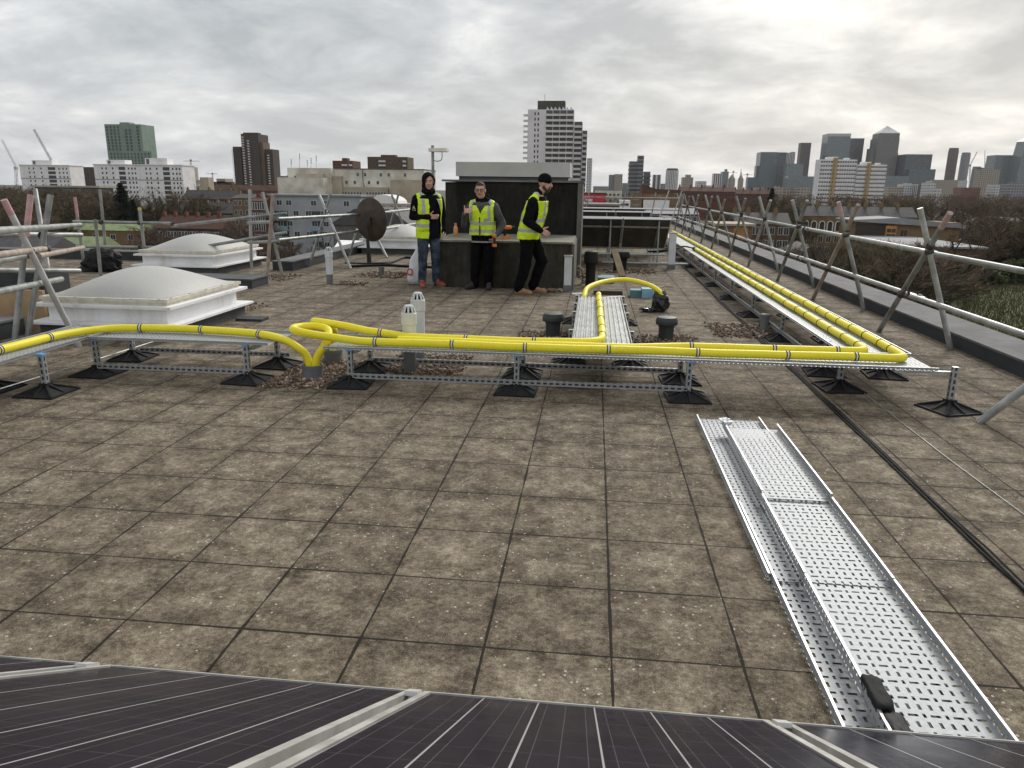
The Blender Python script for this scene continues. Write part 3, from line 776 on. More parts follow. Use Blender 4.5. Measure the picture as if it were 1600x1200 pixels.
# ================================================================== GRAVEL
STONE = bmesh.new(); bmesh.ops.create_icosphere(STONE, subdivisions=1, radius=1)
SV = [v.co.copy() for v in STONE.verts]; SF = [tuple(v.index for v in f.verts) for f in STONE.faces]; STONE.free()
def gravel(x0, x1, y0, y1, n, label, r0=.007, r1=.017, skew=0, z=0, ragged=.2):
    g = MB()
    for i in range(n):
        x, y = R.uniform(x0, x1), R.uniform(y0, y1)
        ex = min(x-x0, x1-x)/(x1-x0); ey = min(y-y0, y1-y)/(y1-y0)
        if min(ex, ey) < ragged*R.random(): continue
        x += (y-y0)*skew
        r = R.uniform(r0, r1); q = Matrix.Rotation(R.uniform(0, 6.3), 3, 'Z')@Matrix.Rotation(R.uniform(0, 6.3), 3, 'X')
        s = Vector((R.uniform(.7, 1.3), R.uniform(.6, 1.1), R.uniform(.45, .8)))*r
        g.mi = 0 if R.random() < .8 else 1
        c = Vector((x, y, z+r*.35+R.random()*.012))
        g.add([c+q@Vector((p.x*s.x, p.y*s.y, p.z*s.z)) for p in SV], SF)
    g.build('gravel', [M['gravel'], M['gravel_pale']], kind='stuff', label=label, cat='gravel')
gravel(-2.68, -2.10, 5.45, 6.55, 2600, 'brown and white pebbles around the duct collars', skew=.05)
gravel(-1.86, -1.08, 6.05, 6.95, 1400, 'pebbles around the twin vent pipes')
gravel(-.80, -.18, 7.85, 8.3, 500, 'pebbles under the left mushroom cowl')
gravel(.52, 1.18, 7.85, 8.35, 500, 'pebbles under the right mushroom cowl')
gravel(1.38, 2.2, 8.25, 9.25, 800, 'pebble patch beside the long right tray', .012, .024)
gravel(-4.35, -3.3, 12.9, 14.0, 500, 'scattered pebbles in front of the satellite dish', .014, .028)
gravel(-4.35, -3.75, 11.8, 12.35, 260, 'scattered pebbles by the lone vent pipe', .014, .028)
gravel(.2, 1.35, 14.6, 15.6, 300, 'reddish leaf litter before the solar rows', .012, .03)
gravel(-.9, -.45, 11.62, 11.92, 220, 'dead leaves heaped against the plant room', .014, .038)
gravel(-5.6, -4.25, 8.95, 9.8, 260, 'leaf litter behind the nearest skylight', .012, .026)
gravel(-5.9, -5.2, 12.0, 13.2, 200, 'leaf litter at the feet of the left scaffold', .012, .026)

# ================================================================== SKYLIGHTS
def skylight(x0, y0, w, d, zk, label, sc_=1.0):
    t = thing('skylight', (x0+w/2, y0+d/2, 0), label, 'skylight', 'white domed skylights')
    i = .06; x1, y1 = x0+w, y0+d
    MB().box(x0+.08, x1-.08, y0+.08, y1-.08, -.02, zk).build('curb', M['felt'], t)
    MB().box(x0, x1, y0, y1, zk, zk+.025).build('flange', M['white_upvc'], t)
    MB().box(x0+.15, x1-.15, y0+.15, y1-.15, zk+.025, zk+.185).build('upstand', M['white_upvc'], t)
    r = MB(); r.box(x0+.045, x1-.045, y0+.045, y1-.045, zk+.185, zk+.215); r.build('rim', M['white_upvc'], t)
    f = MB(); f.box(x0+.12, x1-.12, y0+.12, y1-.12, zk+.215, zk+.25); f.box(x0+.10, x1-.10, y0+.10, y1-.10, zk+.25, zk+.285)
    fo = f.build('frame', M['cream_frame'], t)
    b_ = MB()
    for k in range(5):
        xx = x0+.2+(w-.4)*k/4; b_.lathe((xx, y0+.115, zk+.285), [(.012, 0), (.012, .01)], 8)
        yy = y0+.2+(d-.4)*k/4; b_.lathe((x1-.115, yy, zk+.285), [(.012, 0), (.012, .01)], 8)
    b_.build('screw', M['cream_frame'], fo)
    g = MB(); n = 18; H = .25; vs = []
    for j in range(n+1):
        for k in range(n+1):
            u, v = k/n*2-1, j/n*2-1
            q = ((1-abs(u)**1.8)*(1-abs(v)**1.8))**.80 if abs(u) < 1 and abs(v) < 1 else 0
            vs.append((x0+w/2+u*(w/2-.15), y0+d/2+v*(d/2-.15), zk+.287+H*q))
    g.add(vs, [(j*(n+1)+k, j*(n+1)+k+1, (j+1)*(n+1)+k+1, (j+1)*(n+1)+k) for j in range(n) for k in range(n)])
    g.build('dome', M['dome'], t, smooth=True, angle=60)
skylight(-5.92, 7.08, 1.64, 1.85, .135, 'nearest domed skylight with white stepped kerb behind the left tray')
skylight(-8.35, 12.65, 1.64, 2.1, .14, 'second domed skylight, half behind the left scaffold rails')
skylight(-5.75, 17.75, 1.64, 2.1, .14, 'farthest domed skylight behind the satellite dish')

# ================================================================== SCAFFOLD
TR = .0285
def coupler(parent, p, ax):
    MB().torus(p, ax, TR+.006, .011, 12, 6, .026).build('coupler', M['rust'], parent)
def pole(parent, a, c, name='pole', mat='galv_dull', pink=0, r=TR):
    a, c = Vector(a), Vector(c); q = MB()
    if pink:
        m_ = c+(a-c).normalized()*pink
        q.tube([a, m_], r, 12, True); q.mi = 1; q.tube([m_, c], r*1.01, 12, True)
    else: q.tube([a, c], r, 12, True)
    # open tube end
    q.mi = len((0, 1)) if False else q.mi
    return q.build(name, [M[mat], M['pink']], parent, smooth=True)
rs = thing('scaffold_railing', (3.6, 16, 0), 'scaffold tube guard rail of crossed poles along the right parapet', 'scaffold rail')
mats = ['galv_dull', 'galv_light', 'galv_dull', 'tube_brown']
for k in range(11):
    Y = 5.55+2.56*k
    jx = R.uniform(-.03, .03)
    out_f = Vector((3.79+jx, Y-.02, 0)); in_t = Vector((3.26+jx, Y-.05, 1.46+R.uniform(-.03, .03)))
    in_f = Vector((3.38+jx, Y+1.0-.12*(k % 2), 0)); out_t = Vector((3.42+jx, Y-.36, 1.42+R.uniform(-.05, .06)))
    if k == 0: in_f = Vector((2.80, 5.37, 0)); out_t = Vector((3.62, 4.75, 1.36)); 
    if k > 0:
        pole(rs, out_f, in_t, mat=mats[k % 3], pink=.2 if k in (2, ) else 0)
    pole(rs, in_f, out_t, mat=mats[(k+1) % 4], pink=.2 if k in (1, ) else 0)
    coupler(rs, in_f.lerp(out_t, .76), out_t-in_f); coupler(rs, out_f.lerp(in_t, .70), in_t-out_f)
    coupler(rs, in_f.lerp(out_t, .36), out_t-in_f)
def rail_seg(parent, a, c, mat, name='rail', pink=0): return pole(parent, a, c, name, mat, pink)
for (xa, z, dz) in ((3.60, .955, 1), (3.55, .465, 0)):
    ys = [3.2, 8.35, 13.2, 18.6, 24.2, 33]
    for i in range(5):
        a = Vector((xa+.03*(i % 2), ys[i], z+.012*i)); c = Vector((xa+.03*(i % 2), ys[i+1]+.35, z+.012*(i+1)))
        if dz == 0 and i == 1: pole(rs, c, a, 'rail', 'galv_light', .0)
        else: pole(rs, c, a, 'rail', ('galv_light', 'galv_dull')[(i+dz) % 2], .0)
        coupler(rs, (a.x, a.y+.15, a.z), (0, 1, 0))
q = MB(); q.tube([(3.57, 8.2, .472), (3.57, 7.75, .471)], TR*1.03, 12); q.build('painted_mark', M['pink'], rs)
coupler(rs, at(1415, 458, 8.4), (0, 1, 0))

ls = thing('scaffold_railing', (-5.4, 6.2, 0), 'leaning scaffold tubes with pink ends at the far left', 'scaffold rail')
def sp(parent, p0, Y0, p1, Y1, mat='galv_dull', pink=0, name='pole', z0=None):
    a = gp(*p0) if Y0 is None else at(*p0, Y0)
    return pole(parent, a, at(*p1, Y1), name, mat, pink), a
pole(ls, gp(124, 541), at(6, 312, 6.2), 'pole', 'galv_white', .14)
pole(ls, gp(22, 538), at(48, 304, 7.0), 'pole', 'galv_dull', .42)
pole(ls, gp(42, 535), at(79, 304, 7.1), 'pole', 'galv_dull')
pole(ls, at(76, 425, 8.6), at(55, 296, 9.2), 'pole', 'galv_dull')
for (pa, ya, pb, yb, m_) in (((-8, 361), 4.8, (126, 351), 10, 'galv_dull'), ((-8, 366), 7, (127, 367), 8.5, 'galv_dull'), ((-8, 399), 5.2, (74, 388), 7.2, 'tube_brown'),
                            ((60, 400), 6.6, (130, 387), 9.6, 'tube_brown'), ((-8, 410), 6, (38, 400), 6.8, 'galv_light'), ((-8, 422), 7, (124, 423), 8.4, 'galv_dull'), ((-8, 457), 5.2, (96, 436), 7.4, 'galv_dull')):
    pole(ls, at(*pa, ya), at(*pb, yb), 'rail', m_)
for (px, py, Y, ax) in ((37, 364, 6.95, (0, 1, 0)), (46, 392, 6.4, (.3, 0, 1)), (67, 368, 7.05, (0, 1, 0)), (35, 446, 6.9, (0, 1, 0)), (55, 442, 6.95, (0, 1, 0)), (72, 389, 7.1, (0, 1, 0))):
    coupler(ls, at(px, py, Y), ax)
ms = thing('scaffold_railing', (-7.5, 13, 0), 'scaffold guard rail on upright poles behind the second skylight', 'scaffold rail')
for (pf, pt, Y, m_, pk) in (((158, 436), (149, 343), 12.2, 'galv_dull', 0), ((167, 406), (156, 296), 14.4, 'galv_dull', 0), ((229, 418), (218, 326), 13.4, 'galv_dull', 0), ((132, 420), (117, 308), 14.2, 'galv_dull', .38),
                             ((393, 420), (390, 296), 13.6, 'galv_light', 0), ((417, 442), (426, 304), 12.0, 'tube_brown', 0), ((442, 433), (410, 300), 12.8, 'galv_dull', 0)):
    pole(ms, at(*pf, Y), at(*pt, Y), 'pole', m_, pk)
for (pa, ya, pb, yb, m_) in (((115, 346), 13.6, (270, 349), 13.3, 'galv_dull'), ((268, 353), 13.2, (448, 333), 13.4, 'galv_dull'), ((388, 348), 13.4, (424, 347), 12.3, 'galv_dull'),
                            ((120, 385), 13.6, (279, 387), 13.3, 'galv_dull'), ((268, 394), 13.0, (448, 363), 13.4, 'galv_dull'), ((388, 379), 13.4, (436, 377), 12.4, 'galv_dull')):
    pole(ms, at(*pa, ya), at(*pb, yb), 'rail', m_)
for (px, py, Y) in ((270, 350, 13.2), (158, 347, 12.3), (218, 348, 13.4), (219, 385, 13.4), (272, 392, 13.1), (419, 340, 12.1), (432, 345, 12.5), (434, 378, 12.5), (122, 385, 14)):
    coupler(ms, at(px, py, Y), (1, 0, 0))
q = at(218, 326, 13.4); MB().lathe(q, [(.032, -.03), (.032, .012), (.015, .02)], 10).build('end_cap', pm('yellow cap', (.6, .45, .08), (.5, .4, .07)), ms)
ds = thing('scaffold_railing', (-5.3, 15, 0), 'scaffold guard rail on crossed poles around the satellite dish', 'scaffold rail')
for (pf, pt, Yt, m_) in (((548, 420), (499, 305), 14.7, 'galv_light'), ((483, 417), (516, 303), 14.7, 'galv_dull'), ((605, 403), (586, 366), 17.2, 'galv_dull'), ((545, 400), (558, 358), 17.0, 'galv_light'),
                          ((640, 378), (612, 304), 21, 'galv_light'), ((604, 372), (623, 302), 21, 'galv_dull')):
    pole(ds, gp(*pf), at(*pt, Yt), 'pole', m_)
for (pa, ya, pb, yb) in (((434, 342), 12.4, (600, 333), 17), ((598, 332), 17, (690, 322), 24), ((435, 375), 12.4, (600, 357), 17), ((598, 358), 17, (690, 343), 24)):
    pole(ds, at(*pa, ya), at(*pb, yb), 'rail', 'galv_dull')
for (px, py, Y) in ((507, 338, 14.6), (511, 330, 14.6), (617, 331, 19), (497, 368, 14.4), (528, 364, 14.9)):
    coupler(ds, at(px, py, Y), (0, 1, 0))
es = thing('scaffold_railing', (1.5, 33, 0), 'distant thin scaffold rail across the far end of the roof', 'scaffold rail')
for z in (1.25, .72, .25): pole(es, (-2, 36, z), (4.0, 36, z), 'rail', 'galv_dull')
for x in (-.5, 1.2, 2.6, 3.9): pole(es, (x, 36.05, 0), (x+.2, 36.05, 1.5), 'pole', 'galv_dull')
for x in (2.9, 3.5): pole(es, (x, 35.8, 0), (x+.5, 36.1, 1.6), 'pole', 'galv_light')

# ================================================================== PLANT ROOM
pr = thing('plant_room', (-1.5, 13.2, 0), 'black stained plant room with a low ledge and grey cap', 'plant room')
yU = 13.95
MB().box(-2.60, -.345, 12.0, yU+.2, 0, .735).build('plinth', M['plinth'], pr)
MB().box(-2.63, -.32, 11.97, yU-.002, .735, .765).build('ledge', M['ledge'], pr)
w = MB(); w.box(-2.78, -.325, yU, 15.4, 0, 1.69); w.build('wall', M['blackwall'], pr)
MB().box(-.323, -.235, yU-.03, 15.42, 0, 1.70).build('side_wall', M['sidewall'], pr)
MB().box(-.3415, -.30, 12.02, yU-.04, 0, .733).build('side_wall', M['sidewall'], pr)
MB().box(-2.84, -.22, yU-.05, 15.5, 1.702, 1.735).build('roof', M['sidewall'], pr)
MB().box(-2.55, -.55, 14.1, 15.3, 1.735, 1.80).build('frame', M['felt'], pr)
MB().box(-2.60, -.48, 14.05, 15.35, 1.80, 2.055).build('cap', M['lid'], pr)
# mast behind
t = thing('aerial_mast', (-3.15, 16.0, 0), 'thin mast with a flat panel aerial behind the hooded man', 'aerial mast')
a = at(676, 227, 16.0); MB().tube([(a.x, 16, 0), (a.x, 16, a.z)], .032, 10).build('pole', M['galv_dull'], t)
c = at(698, 233, 15.9)
MB().prismx([(15.85, c.z-.05), (16.15, c.z-.05), (16.12, c.z+.01), (15.88, c.z+.02)], a.x-.06, c.x).build('panel_aerial', M['cream_frame'], t)
MB().tube(catmull([(a.x+.2, 16, c.z-.04), (a.x+.19, 16, c.z-.2), (a.x+.1, 16, c.z-.24), (a.x, 16, c.z-.22)], 5), .008, 6).build('cable', M['black'], t)

# ================================================================== DISH
dx, dy = -4.74, 15.35
t = thing('satellite_dish', (dx, dy, 0), 'brown round satellite dish on a post seen from behind', 'satellite dish')
ax = Vector((.12, 1, .10)).normalized(); u_ = ax.cross(Vector((0, 0, 1))).normalized(); v_ = u_.cross(ax)
cc = Vector((dx+.02, dy+.12, .90)); rings = 8; n = 36; vs = [cc-ax*.0]; fs = []
for i in range(1, rings+1):
    q = i/rings
    for k in range(n):
        an = 2*math.pi*k/n; vs.append(cc+(u_*math.cos(an)*.355+v_*math.sin(an)*.46)*q+ax*.10*q*q)
fs = [(0, 1+(k+1) % n, 1+k) for k in range(n)]
for i in range(rings-1):
    for k in range(n):
        k2 = (k+1) % n; fs.append((1+i*n+k, 1+i*n+k2, 1+(i+1)*n+k2, 1+(i+1)*n+k))
m_ = MB().add(vs, fs); m_.add([p+ax*.012 for p in vs], [tuple(reversed(f)) for f in fs])
o0 = len(vs)
m_.add([vs[1+(rings-1)*n+k] for k in range(n)]+[vs[1+(rings-1)*n+k]+ax*.012 for k in range(n)], [(k, (k+1) % n, n+(k+1) % n, n+k) for k in range(n)])
m_.build('reflector', M['dish'], t, smooth=True)
MB().tube([(dx, dy, 0), (dx, dy, .84)], .03, 10).build('post', M['steel_dark'], t)
MB().tube([(dx+.06, dy-.02, .02), (dx+.02, dy, .5)], .02, 8).build('strut', M['steel_dark'], t)
q = MB(); q.box(dx-.07, dx+.07, dy-.03, dy+.10, .80, .97); q.build('bracket', M['steel_dark'], t)
MB().box(dx-.5, dx+.5, dy-.04, dy+.04, 0, .03).build('base', M['steel_dark'], t)
MB().tube([cc+ax*.08-v_*.42, cc+ax*.5-v_*.1], .014, 6).build('feed_arm', M['steel_dark'], t)
for (lab, pts) in (('black conduit lying on the roof in front of the dish', [gp(548, 418), gp(600, 416), gp(640, 418), gp(700, 420)]), ('second black conduit curving behind the dish post', [gp(580, 414), gp(610, 412), gp(632, 404), gp(660, 407)])):
    MB().tube(catmull([p+Vector((0, 0, .025)) for p in pts], 6), .025, 8).build('conduit', M['black'], smooth=True, label=lab, cat='conduit')

# ================================================================== LOOSE TRAYS
def loose(x0, x1, y0, y1, z, h, label, tilt=0, skew=0):
    t = thing('loose_tray', ((x0+x1)/2, (y0+y1)/2, z), label, 'cable tray', 'loose perforated trays stacked on the slabs')
    m = MB()
    def pt(x, y, zz): 
        q = (y-y0)/(y1-y0); return (x+skew*q, y, zz+tilt*(1-q))
    m.add([pt(x0, y0, z), pt(x1, y0, z), pt(x1, y1, z), pt(x0, y1, z)], [(0, 1, 2, 3)])
    m.build('tray_bed', M['perf_bright'], t)
    for x, s in ((x0, 1), (x1, -1)):
        e = MB(); e.add([pt(x, y0, z), pt(x, y1, z), pt(x, y1, z+h), pt(x, y0, z+h)], [(0, 1, 2, 3)])
        e.build('side', M['perf'], t)
        e = MB(); e.bar(pt(x+s*.006, y0, z+h), pt(x+s*.006, y1, z+h), .009, .006, uv=False); e.build('lip', M['galv'], t)
    return t
loose(.795, 1.225, 1.35, 3.62, .004, .030, 'bottom loose tray nearest the solar panels')
loose(.775, 1.215, 2.86, 5.13, .010, .030, 'bottom loose tray at the far end of the stack', .003)
loose(.895, 1.250, 1.35, 2.87, .046, .040, 'upper loose tray nearest the solar panels', 0, .004)
loose(.898, 1.252, 2.80, 3.70, .050, .040, 'upper loose tray in the middle of the stack', 0, .003)
loose(.902, 1.256, 3.62, 4.80, .056, .040, 'upper loose tray at the far end, with white film on its corner', .006, .004)
def crumple(c, r, seed, amp=.35, sub=3, squash=(1, 1, 1), flat=0, boxy=False):
    bm = bmesh.new(); bmesh.ops.create_icosphere(bm, subdivisions=sub, radius=1); m = MB(); vs = []
    for v in bm.verts:
        d = v.co.normalized(); k = 1+amp*(noise.noise(d*2.1+Vector((seed, 0, 0)))+.6*abs(noise.noise(d*5.3+Vector((0, seed, 0)))) + .3*noise.noise(d*11+Vector((0, 0, seed))))
        if boxy: k *= 1/(abs(d.x)**7+abs(d.y)**7+abs(d.z)**7)**(1/7)
        p = Vector((d.x*squash[0], d.y*squash[1], d.z*squash[2]))*r*k
        p = Vector(c)+p
        if p.z < flat: p.z = flat+R.random()*.002
        vs.append(p)
    m.add(vs, [tuple(v.index for v in f.verts) for f in bm.faces]); bm.free(); return m
crumple((.915, 4.79, .10), .035, 3, .8, 3, (1, 1.3, .5)).build('plastic_film', M['white_bag'], label='scrap of white plastic film on the corner of the upper loose tray', cat='plastic film')
t = thing('taped_bundle', (.93, 2.03, .1), 'black taped bundle on the upper loose tray by the solar panels', 'taped bundle')
o = crumple((.93, 1.90, .072), .05, 11, .2, 4, (.6, 1.6, .42), .05, True)
o.build('wrapping', M['black'], t, smooth=True, angle=55)
o = crumple((.925, 2.06, .078), .05, 31, .14, 4, (.55, 1.5, .52), .05, True)
o.build('block', M['black_rubber'], t, smooth=True, angle=70)

# ================================================================== CABLES ON THE SLABS
for k in range(4):
    pts = []
    for i in range(40):
        y = 1.2+i*.52; p = Vector((1.80+.010*k, y, .008+.006*(k % 2)))
        p.x += .02*noise.noise(Vector((k*3.1, y*.6, 0)))+.008*y*.9*0+.012*(y-2)*.9*.9; p.x += 0.02*noise.noise(Vector((k*1.1+9, y*1.7, 0)))
        p.x = min(p.x, 2.0+.011*k)
        pts.append(p)
    MB().tube(catmull(pts, 2), .0055, 7).build('ground_cable', M['black_rubber'], smooth=True, label='thin black cable in the bundle lying along the slabs on the right', cat='cable', group='black cables on the slabs')
wp = [gp(1760, 930), gp(1600, 806), gp(1480, 717), gp(1356, 620), gp(1290, 570)]
MB().tube([p+Vector((0, 0, .006)) for p in wp], .0028, 6).build('conductor_wire', M['galv_dull'], smooth=True, label='thin pale earthing wire running across the slabs on the right', cat='wire')
MB().tube([gp(-5, 626)+Vector((0, 0, .08)), gp(150, 578)+Vector((0, 0, .09)), gp(250, 535)+Vector((0, 0, .03))], .005, 6).build('earth_rod', M['galv'], smooth=True, label='thin pale rod lying across the feet of the left tray', cat='rod')

# ================================================================== ODDS AND ENDS
t = thing('bin_sack', (.93, 10.1, 0), 'black plastic bag taped round the end of the arching duct', 'bag')
crumple((.93, 10.06, .12), .125, 5, .3, 4, (.85, .8, 1.2), .004).build('bag', M['black_gloss'], t, smooth=True, angle=50)
crumple((.80, 10.0, .03), .10, 8, .6, 3, (1.2, .7, .35), .004).build('bag_tail', M['black_gloss'], t)
t = thing('bin_sack', (-8.5, 13.4, 0), 'bulky black sack slumped among the left scaffold poles', 'sack')
crumple(at(160, 412, 13.0)+Vector((0, 0, .0)), .32, 21, .22, 5, (1.1, .8, .85), 0).build('sack', M['black'], t, smooth=True, angle=60)
crumple(at(142, 424, 12.9), .16, 25, .25, 4, (1.6, .8, .7), 0).build('sack_neck', M['black'], t, smooth=True, angle=60)
def slab(name, label, cat, x0, x1, y0, y1, z0, z1, mat):
    MB().box(x0, x1, y0, y1, z0, z1).build(name, M[mat], label=label, cat=cat, loc=((x0+x1)/2, (y0+y1)/2, z0))
slab('slate_offcut', 'dark flat slab lying right of the nearest skylight', 'slab', -4.25, -3.92, 8.35, 8.55, 0, .03, 'felt_blue')
slab('plywood_board', 'orange plywood board standing beyond the left parapet', 'board', -7.6, -5.98, 7.44, 7.48, -.3, .44, 'ply')
slab('plywood_sheet', 'sheet of plywood lying flat past the left parapet', 'board', -8.8, -6.63, 5.2, 7.42, .08, .14, 'ply')
slab('red_board', 'red brown sheet on the plywood at the far left', 'board', -8.0, -6.66, 6.3, 7.0, .142, .19, 'red_sheet')
slab('dark_block', 'dark blue block in place of a parapet face under the left scaffold tubes', 'parapet stand-in', -9.6, -7.35, 9.2, 9.7, -.3, .42, 'felt_blue')  # added dark block standing in for a parapet inner face
slab('plastic_tray', 'pale blue plastic tray on the slabs under the arching duct', 'tray', .76, .93, 11.3, 11.5, .0, .14, 'cyan_sheet')
slab('plastic_crate', 'teal plastic crate left of the pale blue tray', 'crate', .59, .75, 11.35, 11.55, .0, .11, 'cyan_dark')
slab('plastic_tray', 'blue tray lying behind the tall black pipe', 'tray', .16, .40, 13.4, 13.9, .0, .05, 'cyan_sheet')
slab('teal_box', 'teal box beside the tall black pipe', 'box', .10, .38, 13.0, 13.35, .0, .10, 'cyan_dark')
slab('timber_offcut', 'dark timber batten on the slabs below the arching duct', 'batten', .03, .48, 11.55, 11.63, 0, .06, 'brick_dark')
for (a, c, lb) in (((.10, 11.05), (.45, 11.25), 'white plastic strip lying before the dark batten'), ((-.30, 11.45), (-.08, 11.5), 'short white strip beside the corner casing')):
    m = MB(); m.bar((*a, .014), (*c, .02), .06, .02, uv=False); m.build('plastic_strip', M['white_upvc'], label=lb, cat='strip')
m = MB(); m.bar((.56, 14.0, 0.02), (.40, 14.5, .47), .13, .03, uv=False); m.build('timber_plank', M['wood'], label='weathered plank leaning beside the squat black pot cowl', cat='plank')
m = MB(); m.bar((-.14, 12.9, .0), (-.19, 12.95, .30), .05, .03, uv=False); m.build('timber_stake', M['wood'], label='short pale stake leaning on the plant room side wall', cat='stake')
m = MB()
for k in range(14):
    a = Vector((-.15+R.uniform(-.08, .1), 12.75+R.uniform(-.15, .15), R.uniform(.03, .28))); d = Vector((R.uniform(-.14, .14), R.uniform(-.1, .1), R.uniform(-.08, .08)))
    m.tube([a-d, a, a+d], .009, 5)
m.build('twig_heap', M['wood'], kind='stuff', label='tangle of dry sticks beside the plant room', cat='twigs')
m = MB(); m.tube([(.95, 12.1, .02), (1.2, 12.4, .05), (1.35, 12.5, .03)], .012, 6).build('bent_rod', M['tube_brown'], label='thin rusty rod on the slabs beyond the arching duct', cat='rod')
t = thing('carrier_bag', (-3.02, 12.25, 0), 'white carrier bag with a red round print behind the hooded man', 'carrier bag')
g = MB(); n = 26; prof = [(.03, .0), (.12, .012), (.15, .1), (.15, .25), (.12, .42), (.07, .56), (.035, .66), (.02, .72)]
vs = []; cx, cy = -2.95, 12.2
for r, z in prof:
    for k in range(n):
        a = 2*math.pi*k/n; q = r*(1+.28*noise.noise(Vector((math.cos(a)*1.6, math.sin(a)*1.6, z*6))))
        vs.append((cx+q*math.cos(a)*1.0+z*.10, cy+q*math.sin(a)*.7, z))
g.add(vs, [(i*n+k, i*n+(k+1) % n, (i+1)*n+(k+1) % n, (i+1)*n+k) for i in range(len(prof)-1) for k in range(n)]+[tuple(range(n-1, -1, -1))])
g.build('bag', M['white_bag'], t, smooth=True, angle=80)
MB().torus((cx-.075, cy-.112, .22), (-.35, -1, .1), .048, .013, 20, 6, .004).build('print', M['red_print'], t)
# bottle and drills on the ledge
c = gp(712, 362, .765); c.y = 12.9
MB().lathe((at(712, 362, 12.9).x, 12.9, .766), [(.036, 0), (.038, .01), (.038, .13), (.03, .165), (.019, .18), (.019, .2), (.022, .2), (.022, .225), (.012, .228)], 18).build('bottle', M['copper'], smooth=True, label='orange drinks bottle standing on the ledge', cat='bottle')
def drill(x, y, z, s, label, rz):
    t = thing('cordless_drill', (x, y, z), label, 'cordless drill', 'orange cordless drills', rz)
    o = Vector((x, y, z))
    MB().lathe(o+Vector((0, 0, 0)), [(0.001, 0)], 3, False) if False else None
    MB().tube([o+Vector((-.10*s, 0, .20*s)), o+Vector((-.07*s, 0, .20*s)), o+Vector((.06*s, 0, .20*s)), o+Vector((.075*s, 0, .20*s))], [.028*s, .036*s, .036*s, .025*s], 12).build('motor_housing', M['orange'], t, smooth=True)
    MB().tube([o+Vector((.075*s, 0, .20*s)), o+Vector((.12*s, 0, .20*s)), o+Vector((.145*s, 0, .20*s))], [.024*s, .022*s, .008*s], 10).build('chuck', M['black'], t, smooth=True)
    MB().tube([o+Vector((-.045*s, 0, .18*s)), o+Vector((-.055*s, 0, .05*s))], [.02*s, .022*s], 10).build('handle', M['black_rubber'], t, smooth=True)
    a, b_ = o+Vector((-.10*s, -.035*s, .0)), o+Vector((.03*s, .035*s, .055*s))
    MB().box(a.x, b_.x, a.y, b_.y, a.z, b_.z).build('battery', M['orange'] if s < 1 else M['black'], t)
p = at(793, 366, 12.5)
drill(p.x, 12.5, .766, .95, 'orange and black cordless drill standing on the ledge', .6)
# ================================================================== PEOPLE
def remesh(name, mb, mats, parent, voxel=.011, it=4, fac=.5, cull=None, matfn=None):
    tmp = bpy.data.objects.new('tmp', mb.mesh('tmp', mats if isinstance(mats, list) else [mats])); COL.objects.link(tmp)
    r = tmp.modifiers.new('r', 'REMESH'); r.mode = 'VOXEL'; r.voxel_size = voxel; r.use_smooth_shade = True
    if it:
        s = tmp.modifiers.new('s', 'SMOOTH'); s.iterations = it; s.factor = fac
    dg = bpy.context.evaluated_depsgraph_get(); dg.update()
    me = bpy.data.meshes.new_from_object(tmp.evaluated_get(dg)); me.name = name
    bpy.data.objects.remove(tmp)
    me.materials.clear()
    for m in (mats if isinstance(mats, list) else [mats]): me.materials.append(m)
    if cull or matfn:
        bm = bmesh.new(); bm.from_mesh(me)
        if cull:
            kill = [f for f in bm.faces if cull(f.calc_center_median(), f.normal)]
            bmesh.ops.delete(bm, geom=kill, context='FACES')
        for f in bm.faces:
            f.smooth = True
            f.material_index = matfn(f.calc_center_median()) if matfn else 0
        bm.to_mesh(me); bm.free()
    else:
        me.polygons.foreach_set('material_index', [0]*len(me.polygons))
        me.polygons.foreach_set('use_smooth', [True]*len(me.polygons))
    o = bpy.data.objects.new(name, me); COL.objects.link(o); o.parent = parent; ORG[o.name] = Vector((0, 0, 0))
    return o
V3 = Vector
def hand(m, w, d, nrm, side, curl, thumb='side', s=1.0):
    """palm from wrist w along d; nrm = palm side; side = toward the thumb; curl = finger bend in radians"""
    d = V3(d).normalized(); nrm = (V3(nrm)-d*d.dot(V3(nrm))).normalized(); sd = (V3(side)-d*d.dot(V3(side))-nrm*nrm.dot(V3(side))).normalized()
    w = V3(w)
    for q in (.030, .011, -.009, -.028):
        m.cap(w+sd*q*.6*s, .014*s, w+d*.085*s+sd*q*s, .0115*s, 8)
    for q, ln in ((.030, .088), (.011, .098), (-.009, .09), (-.028, .072)):
        p = w+d*.088*s+sd*q*s; dd = d.copy(); segs = (ln*.45, ln*.3, ln*.25)
        for i, l in enumerate(segs):
            a = curl*(.8, 1.0, .8)[i]
            dd = (dd*math.cos(a)+nrm*math.sin(a)).normalized()
            e = p+dd*l*s; m.cap(p, (.0100-.001*i)*s, e, (.0092-.001*i)*s, 8); p = e
    b_ = w+d*.025*s+sd*.030*s
    t1 = (d*.55+sd*.8+nrm*.25).normalized() if thumb == 'side' else V3(thumb).normalized()
    k1 = b_+t1*.042*s; m.cap(b_, .014*s, k1, .0115*s, 8)
    t2 = (t1+d*.35*(thumb == 'side')).normalized(); m.cap(k1, .0112*s, k1+t2*.034*s, .009*s, 8)
def limb(m, pts, rs, grow=0, n=14):
    for i in range(len(pts)-1):
        m.cap(pts[i], rs[i]+grow, pts[i+1], rs[i+1]+grow, n)
TOR = [(.84, .150, .105), (.92, .172, .118), (1.0, .165, .115), (1.10, .158, .112), (1.22, .172, .120), (1.33, .188, .125), (1.41, .180, .112), (1.47, .125, .088), (1.51, .07, .068)]
